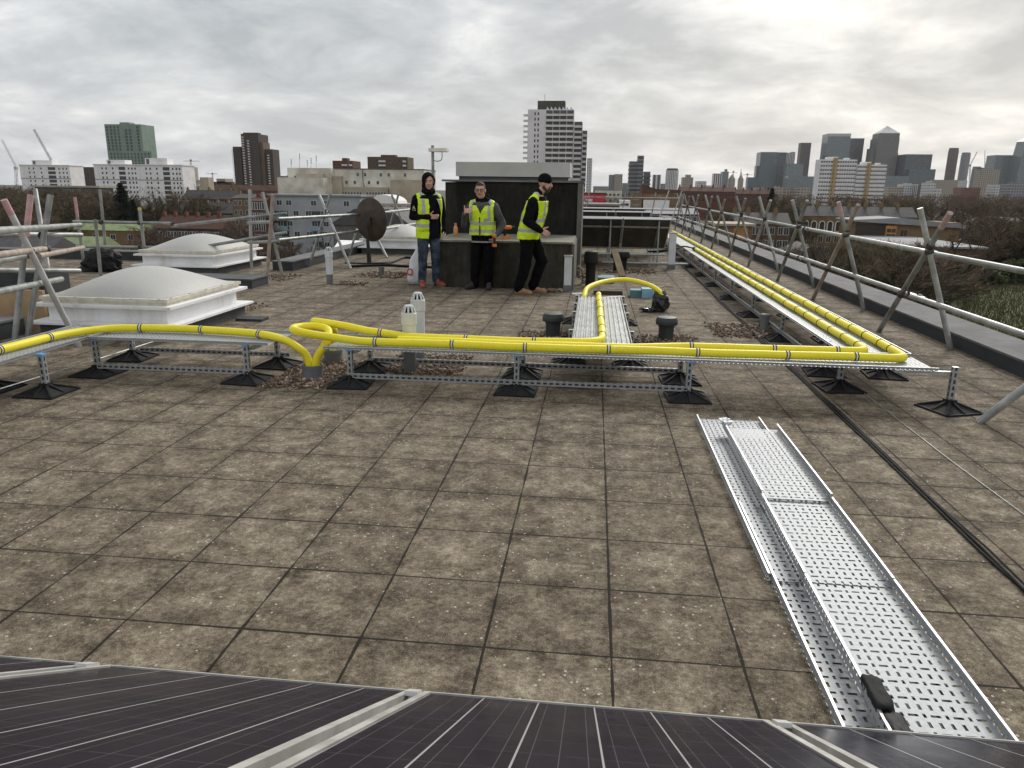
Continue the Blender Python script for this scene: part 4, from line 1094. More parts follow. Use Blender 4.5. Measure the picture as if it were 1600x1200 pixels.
def torso(m, lean, grow=0, z0=.84, z1=1.6, belly=0):
    rings = []
    for z, rx, ry in TOR:
        if z < z0-.001 or z > z1+.001: continue
        rings.append((0, lean(z), z, rx+grow, ry+grow+(belly if 1.0 <= z <= 1.3 else 0)))
    m.loft(rings)
def fur(o, amp, sc_):
    for v in o.data.vertices:
        v.co += v.normal*amp*noise.noise(v.co*sc_)
def folds(o, amp=.008, f=9, stretch=.5):
    for v in o.data.vertices:
        q = V3((v.co.x*f, v.co.y*f, v.co.z*f*stretch)); v.co += v.normal*amp*(noise.noise(q)+.5*noise.noise(q*2.3))
def shoe(m, heel, toe_dir, L_=.275, lift=0):
    h = V3(heel); d = V3((toe_dir[0], toe_dir[1], 0)).normalized()
    m.cap(h+V3((0, 0, .046)), .040, h+d*L_*.38+V3((0, 0, .05)), .044, 12)
    m.cap(h+d*L_*.38+V3((0, 0, .05)), .044, h+d*(L_-.08)+V3((0, 0, .036)), .040, 12)
    m.cap(h+V3((0, 0, .05)), .042, h+d*.02+V3((0, 0, .13)), .052, 12)
    m.cap(h+d*L_*.3+V3((0, 0, .06)), .042, h+d*.03+V3((0, 0, .12)), .046, 12)
def sole(m, heel, toe_dir, L_=.275):
    h = V3(heel); d = V3((toe_dir[0], toe_dir[1], 0)).normalized(); p = V3((-d.y, d.x, 0)); vs = []
    outl = [(-.045, .0), (-.035, .034), (.06, .036), (.14, .047), (.20, .042), (.235, .0)]
    outl = outl+[(a, -b_) for a, b_ in outl[-2:0:-1]]
    n = len(outl)
    for z in (0.0, .028):
        for a, b_ in outl: vs.append(h+d*a*L_/.28+p*b_+V3((0, 0, z)))
    m.add(vs, [tuple(range(n-1, -1, -1)), tuple(range(n, 2*n))]+[(i, (i+1) % n, (i+1) % n+n, i+n) for i in range(n)])
def head_shapes(m, c, yaw=0, pitch=0, r=1.0):
    c = V3(c); Q = Matrix.Rotation(yaw, 3, 'Z')@Matrix.Rotation(pitch, 3, 'X')
    t = MB()
    t.ell((0, .008, .025), .076, .093, .098, 20, 14); t.ell((0, -.018, -.035), .064, .075, .085, 18, 12)
    t.cap((0, -.045, -.095), .030, (0, -.052, -.088), .03)                     # chin
    t.cap((-.045, 0, -.06), .022, (0, -.05, -.09), .028); t.cap((.045, 0, -.06), .022, (0, -.05, -.09), .028)
    t.cap((0, -.086, .018), .010, (0, -.108, -.022), .0155); t.cap((-.012, -.093, -.028), .010, (.012, -.093, -.028), .010)
    t.cap((-.03, -.081, .028), .012, (.03, -.081, .028), .012)                 # brow
    for s in (-1, 1):
        t.ell((s*.079, .012, -.008), .011, .024, .033, 10, 8); t.ell((s*.035, -.07, -.026), .02, .018, .018, 10, 8)
    m.add([c+Q@(p*r) for p in t.v], t.f); return Q
def face_bits(parent_body, c, Q, smile=False, glasses=False, beard=False):
    c = V3(c)
    def put(name, mb, mat, sm=True):
        mb.v = [c+Q@p for p in mb.v]; o = mb.mesh(name, mat, smooth=sm); q = inst(name, o, parent_body); return q
    e = MB()
    for s in (-1, 1): e.ell((s*.031, -.081, .005), .013, .008, .008, 10, 8)
    put('eyes', e, M['win_frame']); e = MB()
    for s in (-1, 1): e.ell((s*.031, -.088, .005), .007, .004, .007, 8, 6)
    put('pupils', e, M['black']); e = MB()
    for s in (-1, 1): e.cap((s*.016, -.093, .026), .005, (s*.048, -.083, .029), .004, 8)
    put('eyebrows', e, M['hair_brown'])
    e = MB(); e.cap((-.024, -.089, -.053), .006, (0, -.098, -.057), .008, 8); e.cap((.024, -.089, -.053), .006, (0, -.098, -.057), .008, 8)
    put('mouth', e, M['skin_dark'])
    if smile:
        e = MB(); e.cap((-.02, -.097, -.054), .004, (.02, -.097, -.054), .004, 8); put('teeth', e, M['teeth'])
    if glasses:
        e = MB()
        for s in (-1, 1):
            e.torus((s*.033, -.101, .004), (0, 1, 0), .022, .003, 14, 6); e.tube([(s*.055, -.10, .008), (s*.08, -.01, .01)], .003, 6)
        e.tube([(-.012, -.103, .007), (.012, -.103, .007)], .003, 6); put('glasses', e, M['black'])
def beardm(parent, c, Q):
    m = MB(); m.cap((0, -.055, -.098), .036, (0, -.065, -.08), .036); m.cap((-.052, .0, -.06), .027, (0, -.06, -.092), .033); m.cap((.052, .0, -.06), .027, (0, -.06, -.092), .033)
    m.cap((-.028, -.086, -.042), .010, (.028, -.086, -.042), .010); m.cap((-.028, -.086, -.042), .010, (-.03, -.07, -.085), .016); m.cap((.028, -.086, -.042), .010, (.03, -.07, -.085), .016)
    m.v = [V3(c)+Q@p for p in m.v]
    o = remesh('beard', m, M['beard'], parent, .007, 3); fur(o, .005, 60); return o

# ---------- hooded man with vest open over a dark jacket
p1 = thing('person', (-2.66, 11.93, 0), 'smiling man in a black hood, open yellow vest, blue jeans and red brown shoes', 'person', rz=.55)
lean = lambda z: -.01+.03*(1.1-z)*.2
J = dict(shR=(-.195, .01, 1.40), elR=(-.265, .02, 1.13), wrR=(-.06, -.19, 1.135), shL=(.195, .01, 1.40), elL=(.275, .06, 1.13), wrL=(.235, -.05, .90),
         hipR=(-.09, .0, .90), knR=(-.115, -.03, .49), anR=(-.13, .0, .10), hipL=(.09, 0, .90), knL=(.105, -.02, .49), anL=(.135, .05, .10))
hc = (0.0, -.045, 1.675); m = MB()
Q = head_shapes(m, hc, -.42, .08)
m.cap((0, .0, 1.48), .060, (0, -.02, 1.60), .055); torso(m, lean, -.02)
limb(m, [J['shR'], J['elR'], J['wrR']], [.05, .040, .028]); limb(m, [J['shL'], J['elL'], J['wrL']], [.05, .040, .028])
limb(m, [J['hipR'], J['knR'], J['anR']], [.075, .052, .038]); limb(m, [J['hipL'], J['knL'], J['anL']], [.075, .052, .038])
hand(m, J['wrR'], (.9, -.25, .0), (.1, 1, .1), (0, 0, 1), .45); hand(m, J['wrL'], (-.2, -.3, -1), (-1, .2, 0), (0, -1, 0), .5)
body = remesh('body', m, M['skin'], p1, .0055, 3)
face_bits(body, hc, Q, smile=True)
m = MB(); torso(m, lean, .022, .84, 1.49, .012)
m.loft([(0, 0, .80, .178, .132), (0, 0, .9, .19, .14), (0, -.005, 1.0, .185, .14)])
limb(m, [J['shR'], J['elR'], J['wrR']], [.074, .060, .044]); limb(m, [J['shL'], J['elL'], J['wrL']], [.074, .060, .044])
jk = remesh('jacket', m, M['jacket_black'], p1, .010, 5); folds(jk, .010, 11)
m = MB(); m.box(-.075, .13, -.20, -.02, .83, 1.40)
front = remesh('jacket_front', MB().loft([(.04, -.055, .80, .10, .105), (.04, -.06, 1.0, .10, .105), (.03, -.06, 1.2, .10, .10), (.02, -.045, 1.38, .075, .085), (.0, -.03, 1.5, .05, .06)]), M['jacket_navy'], p1, .010, 3); folds(front, .008, 12, .25)
m = MB()
for i in range(9):
    a = .35+i*.24; 
m.ell((hc[0], hc[1]+.018, hc[2]+.018), .108, .120, .132, 22, 16); m.cap((-.05, -.02, 1.52), .07, (.05, -.02, 1.52), .07); m.cap((0, .06, 1.50), .08, (0, .03, 1.62), .09)
m.cap((0, -.05, 1.50), .062, (0, -.06, 1.53), .055)
hood = remesh('hood', m, M['jacket_black'], p1, .010, 3,
              cull=lambda p, n_: (p.y < hc[1]-.035 and ((p.x-hc[0])/.078)**2+((p.z-hc[2]+.016)/.105)**2 < 1))
folds(hood, .006, 14)
sol = hood.modifiers.new('thick', 'SOLIDIFY'); sol.thickness = .014; sol.offset = -1
m = MB(); torso(m, lean, .042, .92, 1.41, .014)
m.loft([(0, 0, .79, .202, .152), (0, 0, .88, .208, .155), (0, -.003, 1.0, .205, .155)])
m.cap((-.15, .0, 1.425), .082, (-.06, .0, 1.48), .062); m.cap((.15, .0, 1.425), .082, (.06, .0, 1.48), .062)
vest = remesh('hi_vis_vest', m, mat_vest('open safety vest', [(.97, 1.025)], (.105, .155), 1.14), p1, .009, 4,
              cull=lambda p, n_: (p.y < -.02 and -.045 < p.x < .17-.35*max(0, p.z-1.2)) or (abs(p.x) < .05 and p.z > 1.40) or (p.x < -.205 and 1.15 < p.z) or (p.x > .205 and 1.15 < p.z))
folds(vest, .012, 10)
m = MB(); limb(m, [J['hipR'], J['knR'], J['anR']], [.106, .076, .064]); limb(m, [J['hipL'], J['knL'], J['anL']], [.106, .076, .064])
m.loft([(0, 0, .80, .16, .12), (0, 0, .98, .168, .118)])
j = remesh('jeans', m, M['jeans'], p1, .010, 3); folds(j, .010, 13, .8)
for s, an, dr in (('R', J['anR'], (-.15, -1)), ('L', J['anL'], (.35, -.9))):
    h = V3((an[0], an[1]+.02, 0)); m = MB(); shoe(m, h, dr); sh = remesh('shoe', m, M['boot_red'], p1, .008, 2, cull=lambda p, n_: p.z < .006)
    m = MB(); sole(m, h, dr); inst('sole', m.mesh('sole', M['sole']), sh)
    m = MB(); d = V3((dr[0], dr[1], 0)).normalized(); px_ = V3((-d.y, d.x, 0))
    for q in range(4): m.tube([h+d*(.09+.025*q)+px_*.03+V3((0, 0, .104-.008*q)), h+d*(.10+.025*q)-px_*.03+V3((0, 0, .106-.008*q))], .006, 6)
    inst('laces', m.mesh('laces', M['red_paint']), sh)
m = MB(); m.add([(-.268, -.055, 1.265), (-.245, -.076, 1.25), (-.262, -.062, 1.31)], [(0, 1, 2)])
m.tube([(-.268, -.050, 1.29), (-.275, -.045, 1.235), (-.235, -.07, 1.225), (-.262, -.058, 1.30)], .007, 6); inst('sleeve_badge', m.mesh('sleeve_badge', pm('pale badge', (.5, .5, .25), (.4, .4, .2))), jk)

# ---------- bespectacled man with a thumb up
p2 = thing('person', (-1.77, 11.86, 0), 'man with glasses in a zipped yellow vest giving a thumbs up', 'person', rz=-.10)
lean2 = lambda z: .05*(z-.8)*.2
hc = (-.03, -.03, 1.55); s = .94
J = dict(shR=(-.19, .01, 1.30), elR=(-.285, -.06, 1.02), wrR=(-.225, -.25, 1.195), shL=(.19, .01, 1.30), elL=(.31, .07, 1.03), wrL=(.27, -.12, .885),
         hipR=(-.09, .06, .82), knR=(-.105, -.01, .46), anR=(-.13, .0, .09), hipL=(.09, .06, .82), knL=(.10, -.01, .46), anL=(.10, .0, .09))
TOR_s = TOR; TOR = [(z*.935, rx, ry) for z, rx, ry in TOR_s]
m = MB(); Q = head_shapes(m, hc, .12, .05)
m.cap((0, .0, 1.38), .058, (-.02, -.01, 1.49), .055); torso(m, lean2, -.02, .78)
limb(m, [J['shR'], J['elR'], J['wrR']], [.05, .040, .028]); limb(m, [J['shL'], J['elL'], J['wrL']], [.05, .040, .028])
limb(m, [J['hipR'], J['knR'], J['anR']], [.075, .052, .038]); limb(m, [J['hipL'], J['knL'], J['anL']], [.075, .052, .038])
hand(m, J['wrR'], (.35, -.75, .45), (1, .4, -.1), (-.1, .2, 1), 1.45, thumb=(-.05, -.15, 1), s=1.08); hand(m, J['wrL'], (-.3, -.5, -.8), (-1, .2, .2), (0, -1, .4), .9)
body = remesh('body', m, M['skin'], p2, .0055, 3); face_bits(body, hc, Q, glasses=True)
m = MB(); m.ell((0, .014, .040), .081, .097, .092, 20, 14)
m.v = [V3(hc)+Q@p for p in m.v]
Qi = Q.inverted()
def hcull(p, n_):
    q = Qi@(p-V3(hc)); return (q.y < -.02 and q.z < .075) or q.z < -.02 or (q.y < .03 and q.z < .0)
hr = remesh('hair', m, M['hair_brown'], p2, .007, 1, cull=hcull); fur(hr, .006, 45)
m = MB(); m.ell((hc[0], hc[1]+.035, hc[2]-.06), .068, .05, .055, 14, 10); m.v = m.v; st = remesh('stubble', m, M['hair_brown'], p2, .008, 1)
m = MB(); torso(m, lean2, .022, .80, 1.40, .012); m.loft([(0, .01, .765, .172, .13), (0, .01, .86, .186, .135)])
limb(m, [J['shR'], J['elR'], J['wrR']], [.072, .060, .042]); limb(m, [J['shL'], J['elL'], J['wrL']], [.072, .060, .042])
jk = remesh('fleece_jacket', m, [M['jacket_grey'], M['jacket_black']], p2, .010, 4, matfn=lambda p: 1 if abs(p.x) < .20 and p.z < .98 else 0); folds(jk, .010, 12)
m = MB(); m.cap((-.045, -.01, 1.40), .062, (.05, -.0, 1.40), .066); m.cap((.03, .05, 1.40), .07, (.05, .045, 1.44), .06)
m.cap((-.03, -.06, 1.34), .045, (.03, -.06, 1.36), .045); cl = remesh('collar', m, M['jacket_black'], p2, .010, 3); folds(cl, .008, 18)
MB_h = MB().loft([(0, .01, .748, .178, .135), (0, .01, .772, .178, .135)]); inst('shirt_hem', MB_h.mesh('shirt_hem', M['fleece_pale'], smooth=True), jk)
m = MB(); torso(m, lean2, .044, .86, 1.325, .016); m.loft([(0, .0, .865, .205, .155), (0, 0, .95, .202, .155)])
m.cap((-.14, .0, 1.335), .080, (-.06, .0, 1.39), .058); m.cap((.14, .0, 1.335), .080, (.06, .0, 1.39), .058)
vest = remesh('hi_vis_vest', m, mat_vest('zipped safety vest', [(.905, .955), (1.02, 1.07)], (.12, .165), 1.08), p2, .009, 4,
              cull=lambda p, n_: (abs(p.x-.01) < .075*max(0, (p.z-1.20))/.13 and p.y < -.0 and p.z > 1.20) or (abs(p.x) < .05 and p.z > 1.32) or (abs(p.x) > .20 and p.z > 1.08))
folds(vest, .012, 11)
z_ = MB()
for i in range(12):
    za, zb = .87+i*.03, .87+(i+1)*.03
    ya = -.172-.006*math.sin(i); z_.bar((.0, ya, za), (.0, ya, zb), .016, .012, up=(0, 1, 0), uv=False)
inst('zip', z_.mesh('zip', M['black']), vest)
m = MB(); m.box(.07, .125, -.186, -.176, 1.085, 1.125); inst('chest_badge', m.mesh('chest_badge', M['fleece_pale']), vest)
m = MB(); limb(m, [J['hipR'], J['knR'], J['anR']], [.102, .080, .070]); limb(m, [J['hipL'], J['knL'], J['anL']], [.102, .080, .070]); m.loft([(0, .03, .74, .16, .12), (0, .03, .86, .165, .12)])
j = remesh('work_trousers', m, M['trousers'], p2, .010, 3); folds(j, .012, 12, .8)
for an, dr in ((J['anR'], (-.55, -1)), (J['anL'], (.25, -1))):
    h = V3((an[0], an[1]+.02, 0)); m = MB(); shoe(m, h, dr, .27); sh = remesh('shoe', m, M['boot_dark'], p2, .008, 2, cull=lambda p, n_: p.z < .006)
    m = MB(); sole(m, h, dr, .27); inst('sole', m.mesh('sole', M['black_rubber']), sh)
q = V3((-1.77, 11.86, 0))+Matrix.Rotation(-.10, 3, 'Z')@V3((.235, -.19, .70))
drill(q.x, q.y, q.z, .8, 'small orange cordless drill held low by the man with glasses', 1.9)

# ---------- man in beanie walking to the right (profile)
TOR = TOR_s
p3 = thing('person', (-.99, 11.42, 0), 'bearded man in a black beanie and yellow vest walking in profile', 'person', rz=rad(84))
lean3 = lambda z: -.02-.24*max(0, z-.95)*(1 if z < 1.6 else 1)+.0
hc = (0, -.235, 1.665); m = MB()
Q = head_shapes(m, hc, .05, .16)
m.cap((0, -.12, 1.46), .062, (0, -.195, 1.58), .056); torso(m, lean3, -.02)
# person's right side is the one turned to the camera
J = dict(shR=(-.19, -.10, 1.39), elR=(-.255, -.02, 1.12), wrR=(-.23, -.22, .99), shL=(.19, -.10, 1.39), elL=(.25, .03, 1.10), wrL=(.23, .0, .86),
         hipR=(-.09, 0, .90), knR=(-.10, .02, .49), anR=(-.11, .12, .10), hipL=(.09, -.02, .90), knL=(.09, -.20, .53), anL=(.10, -.06, .10))
limb(m, [J['shR'], J['elR'], J['wrR']], [.052, .042, .029]); limb(m, [J['shL'], J['elL'], J['wrL']], [.052, .042, .029])
limb(m, [J['hipR'], J['knR'], J['anR']], [.075, .052, .038]); limb(m, [J['hipL'], J['knL'], J['anL']], [.075, .052, .038])
hand(m, J['wrR'], (.12, -.85, -.45), (1, 0, -.2), (.2, -.4, 1), .75, s=1.08); hand(m, J['wrL'], (0, -.4, -.9), (-1, 0, 0), (0, -.3, 1), .8)
body = remesh('body', m, M['skin'], p3, .0055, 3); face_bits(body, hc, Q); beardm(p3, hc, Q)
m = MB(); m.ell((0, .012, .052), .090, .108, .098, 22, 14); m.torus((0, .004, .035), (0, .12, 1), .090, .012, 26, 8, .024)
m.v = [V3(hc)+Q@p for p in m.v]; Qi3 = Q.inverted(); c3 = V3(hc)
bn = remesh('beanie', m, M['jacket_black'], p3, .008, 2, cull=lambda p, n_: (Qi3@(p-c3)).z < .008); folds(bn, .004, 20)
sol = bn.modifiers.new('thick', 'SOLIDIFY'); sol.thickness = .008
m = MB(); torso(m, lean3, .024, .84, 1.49, .02); m.loft([(0, .0, .84, .185, .14), (0, -.01, .95, .185, .14)])
limb(m, [J['shR'], J['elR'], J['wrR']], [.084, .070, .050]); limb(m, [J['shL'], J['elL'], J['wrL']], [.084, .070, .050])
m.cap((0, -.11, 1.46), .075, (0, -.15, 1.54), .068)
jk = remesh('jacket', m, M['jacket_black'], p3, .010, 4); folds(jk, .011, 11)
m = MB(); torso(m, lean3, .046, .84, 1.42, .022); m.loft([(0, .015, .84, .205, .165), (0, -.002, .95, .205, .162)])
m.cap((-.15, -.10, 1.41), .088, (-.07, -.12, 1.47), .07); m.cap((.15, -.10, 1.41), .088, (.07, -.12, 1.47), .07)
vest = remesh('hi_vis_vest', m, mat_vest('walking safety vest', [(.945, .995), (1.10, 1.15)], (.085, .135), 1.15), p3, .009, 4,
              cull=lambda p, n_: abs(p.x) > .12 and ((p.y-(-.09+.05*(1.3-p.z)))/.10)**2+((p.z-1.27)/.20)**2 < 1 or (abs(p.x) < .06 and p.z > 1.43) or (abs(p.x) < .03 and p.y < lean3(p.z)-.1))
folds(vest, .013, 10)
m = MB(); limb(m, [J['hipR'], J['knR'], J['anR']], [.112, .092, .078]); limb(m, [J['hipL'], J['knL'], J['anL']], [.112, .092, .076]); m.loft([(0, .0, .80, .165, .135), (0, -.01, .98, .172, .132)])
m.cap((0, .05, .86), .11, (0, .04, .92), .11)
j = remesh('work_trousers', m, M['trousers'], p3, .010, 3); folds(j, .013, 11, .8)
for an, dr in ((J['anR'], (-.15, -1)), (J['anL'], (.0, -1))):
    h = V3((an[0], an[1]+.02, 0)); m = MB(); shoe(m, h, dr, .285); sh = remesh('boot', m, M['boot_tan'], p3, .008, 2, cull=lambda p, n_: p.z < .006)
    m = MB(); sole(m, h, dr, .285); inst('sole', m.mesh('sole', M['sole']), sh)
TOR = TOR_s
# ================================================================== CITY
GZ = -17.0
def terrain(x, y):
    return GZ+1.2*noise.noise(Vector((x*.008, y*.008, 0)))*min(1, max(0, (y-60)/200))
def mat_ground():
    m, nt, b = newmat('street level ground'); co = objco(nt)
    a = ramp(nt, noise_(nt, co, .06, 8, .65), [(.35, (.045, .035, .024)), (.5, (.075, .058, .038)), (.65, (.060, .062, .028))])
    g = ramp(nt, noise_(nt, co, .9, 6, .7), [(.3, .55), (.7, 1.25)])
    L(nt, mixc(nt, 1.0, a, g, 'MULTIPLY'), b.inputs['Base Color']); b.inputs['Roughness'].default_value = .95
    return m
g = MB()
g.add([(-5200, -300, GZ-.6), (5200, -300, GZ-.6), (5200, 7000, GZ-.6), (-5200, 7000, GZ-.6)], [(0, 1, 2, 3)])
g.build('ground', mat_ground(), kind='structure')
# the block of flats under this roof
bt = MB(); bt.box(-6.1, 3.9, -3.9, 45.9, GZ-.5, -.41); bt.build('apartment_block', M['brick_brown'], label='brick block whose flat roof carries the trays and skylights', cat='building')
bt = MB(); bt.box(-13.9, -6.12, 9.0, 15.3, GZ-.5, -.41); bt.build('stair_wing', M['brick_brown'], label='brick wing under the left part of the roof', cat='building')
t = thing('lower_building', (-9, 22, GZ), 'lower neighbouring block with white sloping roof sheets beyond the left parapet', 'building')
MB().box(-13, -6.7, 18, 27, GZ-.5, -1.2).build('wall', M['brick_yellow'], t)
m = MB(); m.add([at(512, 397, 20), at(560, 397, 21), at(575, 376, 25), at(512, 378, 24)], [(0, 1, 2, 3)])
m2 = MB(); a0, a1, a2, a3 = at(514, 398, 21), at(562, 396, 21), at(606, 377, 25), at(530, 375, 25)
m2.add([a0, a1, a2, a3]+[p-Vector((0, 0, .15)) for p in (a0, a1, a2, a3)], [(0, 1, 2, 3), (7, 6, 5, 4), (0, 4, 5, 1), (1, 5, 6, 2), (2, 6, 7, 3), (3, 7, 4, 0)])
m2.build('roof', M['white_upvc'], t)

def bld(name, label, px0, px1, py, D, depth, wall, group=None, z0=None, cat='building', body=True, pyr=None):
    a, c = at(px0, py, D), at(px1, pyr or py, D); W = c.x-a.x; z0 = GZ-.5 if z0 is None else z0; H = (a.z+c.z)/2-z0
    t = thing(name, (a.x, D, z0), label, cat, group)
    if body:
        m = MB(); m.box(0, W, 0, depth, 0, H); inst('wall', m.mesh('wall', wall if not isinstance(wall, str) else M[wall]), t)
    return t, W, H
def lbox(t, name, x0, x1, y0, y1, z0, z1, mat):
    m = MB(); m.box(x0, x1, y0, y1, z0, z1); return inst(name, m.mesh(name, M[mat] if isinstance(mat, str) else mat), t)
WM = {}
def win_mesh(w, h, frame='win_frame', bars=1):
    k = (round(w, 2), round(h, 2), frame, bars)
    if k not in WM:
        f = MB(); e = max(.06, w*.055); d = .07
        f.box(-w/2, w/2, -d, -.004, -e, 0); f.box(-w/2, w/2, -d, -.004, h, h+e); f.box(-w/2, -w/2+e, -d, -.004, 0, h); f.box(w/2-e, w/2, -d, -.004, 0, h)
        for i in range(bars):
            x = -w/2+w*(i+1)/(bars+1); f.box(x-e*.35, x+e*.35, -d+.01, -.004, 0, h)
        p = MB(); p.box(-w/2+e, w/2-e, -.035, -.003, 0, h)
        q = MB(); q.box(-w/2, w/2, -.03, -.003, 0, h)
        WM[k] = (f.mesh('window', M[frame]), p.mesh('pane', M['win_dark']), q.mesh('window', M['win_dark']))
    return WM[k]
def windows(t, pts, w, h, near=False, frame='win_frame', bars=1, y=0, rz=0, name='window'):
    """pts = (x, z) of each window's foot middle on the front; the hundred nearest the top are parts"""
    fm, pmh, dm = win_mesh(w, h, frame, bars)
    pts = sorted(pts, key=lambda p: -p[1])
    for (x, z) in pts[:96]:
        if near:
            o = inst(name, fm, t, (x, y, z), rz); inst('pane', pmh, o)
        else: inst(name, dm, t, (x, y, z), rz)
    rest = pts[96:]
    if rest:
        m = MB()
        for x, z in rest: m.box(x-w/2, x+w/2, y-.03, y-.003, z, z+h)
        o = inst('lower_windows', m.mesh('lower_windows', M['win_dark']), t); o['kind'] = 'stuff'
def windows_side(t, W, pts, w, h, left=False):
    fm, pmh, dm = win_mesh(w, h)
    for (y, z) in pts: inst('window', dm, t, (0 if left else W, y, z), -math.pi/2 if left else math.pi/2)
def fr(a, b, n): return [a+(b-a)*(i+.5)/n for i in range(n)]

# ---- tall white tower behind the plant room
D = 420
t, W, H = bld('apartment_tower', 'tall white apartment tower with stacked balconies above the plant room', 825, 897, 171, D, 16, 'tower_wall')
fl = 2.78; nf = int(H/fl); gw = W*.40
bal = MB(); bw = (W-gw)/4*.94
bal.box(-bw/2, bw/2, -1.25, -1.12, 0, .95); bal.box(-bw/2, bw/2, -1.25, -.001, -.16, 0); bal.box(-bw/2, -bw/2+.1, -1.12, -.001, 0, .95)
BAL = bal.mesh('balcony', M['balcony_white'])
def balconies(t, xs, zs, me=None, y=0, cap=100):
    pts = sorted([(x, z) for x in xs for z in zs], key=lambda p: -p[1])
    for x, z in pts[:cap]: inst('balcony', me or BAL, t, (x, y, z))
    if pts[cap:]:
        v = [tuple(p.co) for p in (me or BAL).vertices]; f = [tuple(p.vertices) for p in (me or BAL).polygons]; m = MB()
        for x, z in pts[cap:]: m.add([(a+x, b_+y, c+z) for a, b_, c in v], f)
        o = inst('lower_balconies', m.mesh('lower_balconies', (me or BAL).materials[0]), t); o['kind'] = 'stuff'
zs = [H-3.2-i*fl for i in range(nf-1)]
lbox(t, 'balcony_shade_sheet', gw, W-.01, -.05, -.002, 0, H-.4, 'recess')  # dark sheet on a flat wall, painting the shade behind the balconies
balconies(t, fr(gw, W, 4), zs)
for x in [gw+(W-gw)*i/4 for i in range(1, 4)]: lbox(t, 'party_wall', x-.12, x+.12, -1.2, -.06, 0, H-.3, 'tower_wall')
windows(t, [(gw*.40+d, z+.3) for z in zs for d in (0, 1.75)], .75, 1.5)
a = at(840, 157, D); c = at(883, 157, D); ox = ORG[t.name].x
lbox(t, 'roof_house', a.x-ox, c.x-ox, 1, 11, H+.01, a.z-(GZ-.5), 'green_roofbox')
for k in range(7): 
    x = gw+(W-gw)*k/7; m = MB(); m.prism([(x, H+.01), (x+1.6, H+.01), (x+.4, H+1.5)], .2, 2.2); inst('roof_fin', m.mesh('roof_fin', M['balcony_white']), t)
m = MB(); m.tube([(W*.35, 5, H), (W*.35, 5, H+8.2)], .12, 6); inst('mast', m.mesh('mast', M['crane']), t)
balconies(t, [-.8], zs[::1], y=3, cap=20)
for (p0, p1, py, dd) in ((897, 910, 190, 6), (910, 917.5, 204, 10)):
    a, c = at(p0, py, D+dd), at(p1, py, D+dd); zt = a.z-(GZ-.5); x0, x1 = a.x-ox+.02, c.x-ox
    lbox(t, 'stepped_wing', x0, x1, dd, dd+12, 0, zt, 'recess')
    n_ = int(zt/fl); w_ = (x1-x0)
    bm_ = MB(); bm_.box(-w_*.47, w_*.47, -1.25, -1.1, 0, 1.0); bm_.box(-w_*.47, w_*.47, -1.25, -.001, -.18, 0)
    balconies(t, [(x0+x1)/2], [zt-3-i*fl for i in range(n_-1)], bm_.mesh('balcony', M['balcony_white']), y=dd)
    lbox(t, 'party_wall', x0, x0+.35, dd-1.1, dd-.001, 0, zt, 'tower_wall')
# ---- white slab blocks at left
def white_block(label, px0, px1, py, D, bays, roofs):
    t, W, H = bld('slab_block', label, px0, px1, py, D, 14, 'white_wall', 'white slab blocks at the left skyline')
    n_ = int(H/2.72); zs = [H-2.6-i*2.72 for i in range(n_)]; bw = W/bays
    pts = []; tall = []
    for k in range(bays):
        for i, z in enumerate(zs):
            if i % 4 == 3: pass
            if k % 2 == 0: pts += [(bw*k+bw*.38, z), (bw*k+bw*.56, z), (bw*k+bw*.86, z)]
            else: pts += [(bw*k+bw*.58, z), (bw*k+bw*.74, z), (bw*k+bw*.88, z)]; tall.append((bw*k+bw*.28, z-.3))
    windows(t, pts, .95, 1.25)
    windows(t, tall, bw*.30, 1.9, name='balcony_opening')
    for i in range(2, n_, 4): lbox(t, 'band', -.15, W+.15, -.16, -.002, zs[i]-.55, zs[i]-.25, 'recess')
    lbox(t, 'eaves', -.4, W+.4, -.5, 14.4, H, H+.5, 'white_wall')
    for (f0, f1, h) in roofs:
        lbox(t, 'roof_house', W*f0, W*f1, 2, 9, H+.51, H+h, 'white_wall'); lbox(t, 'louvre', W*f0+.8, W*f0+2.6, 1.95, 1.999, H+.7, H+h-.5, 'recess')
    return t
white_block('white slab block at the far left below the cranes', 30, 108, 258.5, 480, 2, [(.22, .62, 3.4)])
white_block('long white slab block in front of the green tower', 146, 284, 258, 430, 4, [(.13, .34, 3.0), (.57, .82, 4.2)])
# ---- green tower
D = 760
t, W, H = bld('green_tower', 'green glazed tower with a lower wing behind the long white block', 162.5, 220, 192, D, 24, 'green_wall', pyr=196)
zs = [H-4.2-i*3.15 for i in range(21)]
windows(t, [(x, z) for x in fr(.6, W*.42, 4) for z in zs], 1.9, 2.35)
windows(t, [(x, z) for x in fr(W*.52, W*.74, 2) for z in zs[1:]]+[(W*.90, z) for z in zs], 2.6, 2.3, name='loggia')
lbox(t, 'roof_house', W*.36, W*.62, 4, 14, H, H+2.2, 'green_wall')
a, c = at(169, 236, D-8), at(236, 237, D-8); ox = ORG[t.name].x
lbox(t, 'lower_wing', a.x-ox, c.x-ox, -8, -.01, 0, a.z-(GZ-.5), 'green_wall')
windows(t, [(x, a.z-(GZ-.5)-4-i*3.15) for x in fr(a.x-ox+1, c.x-ox-1, 12) for i in range(7)], 1.6, 2.2, y=-8, name='wing_window')
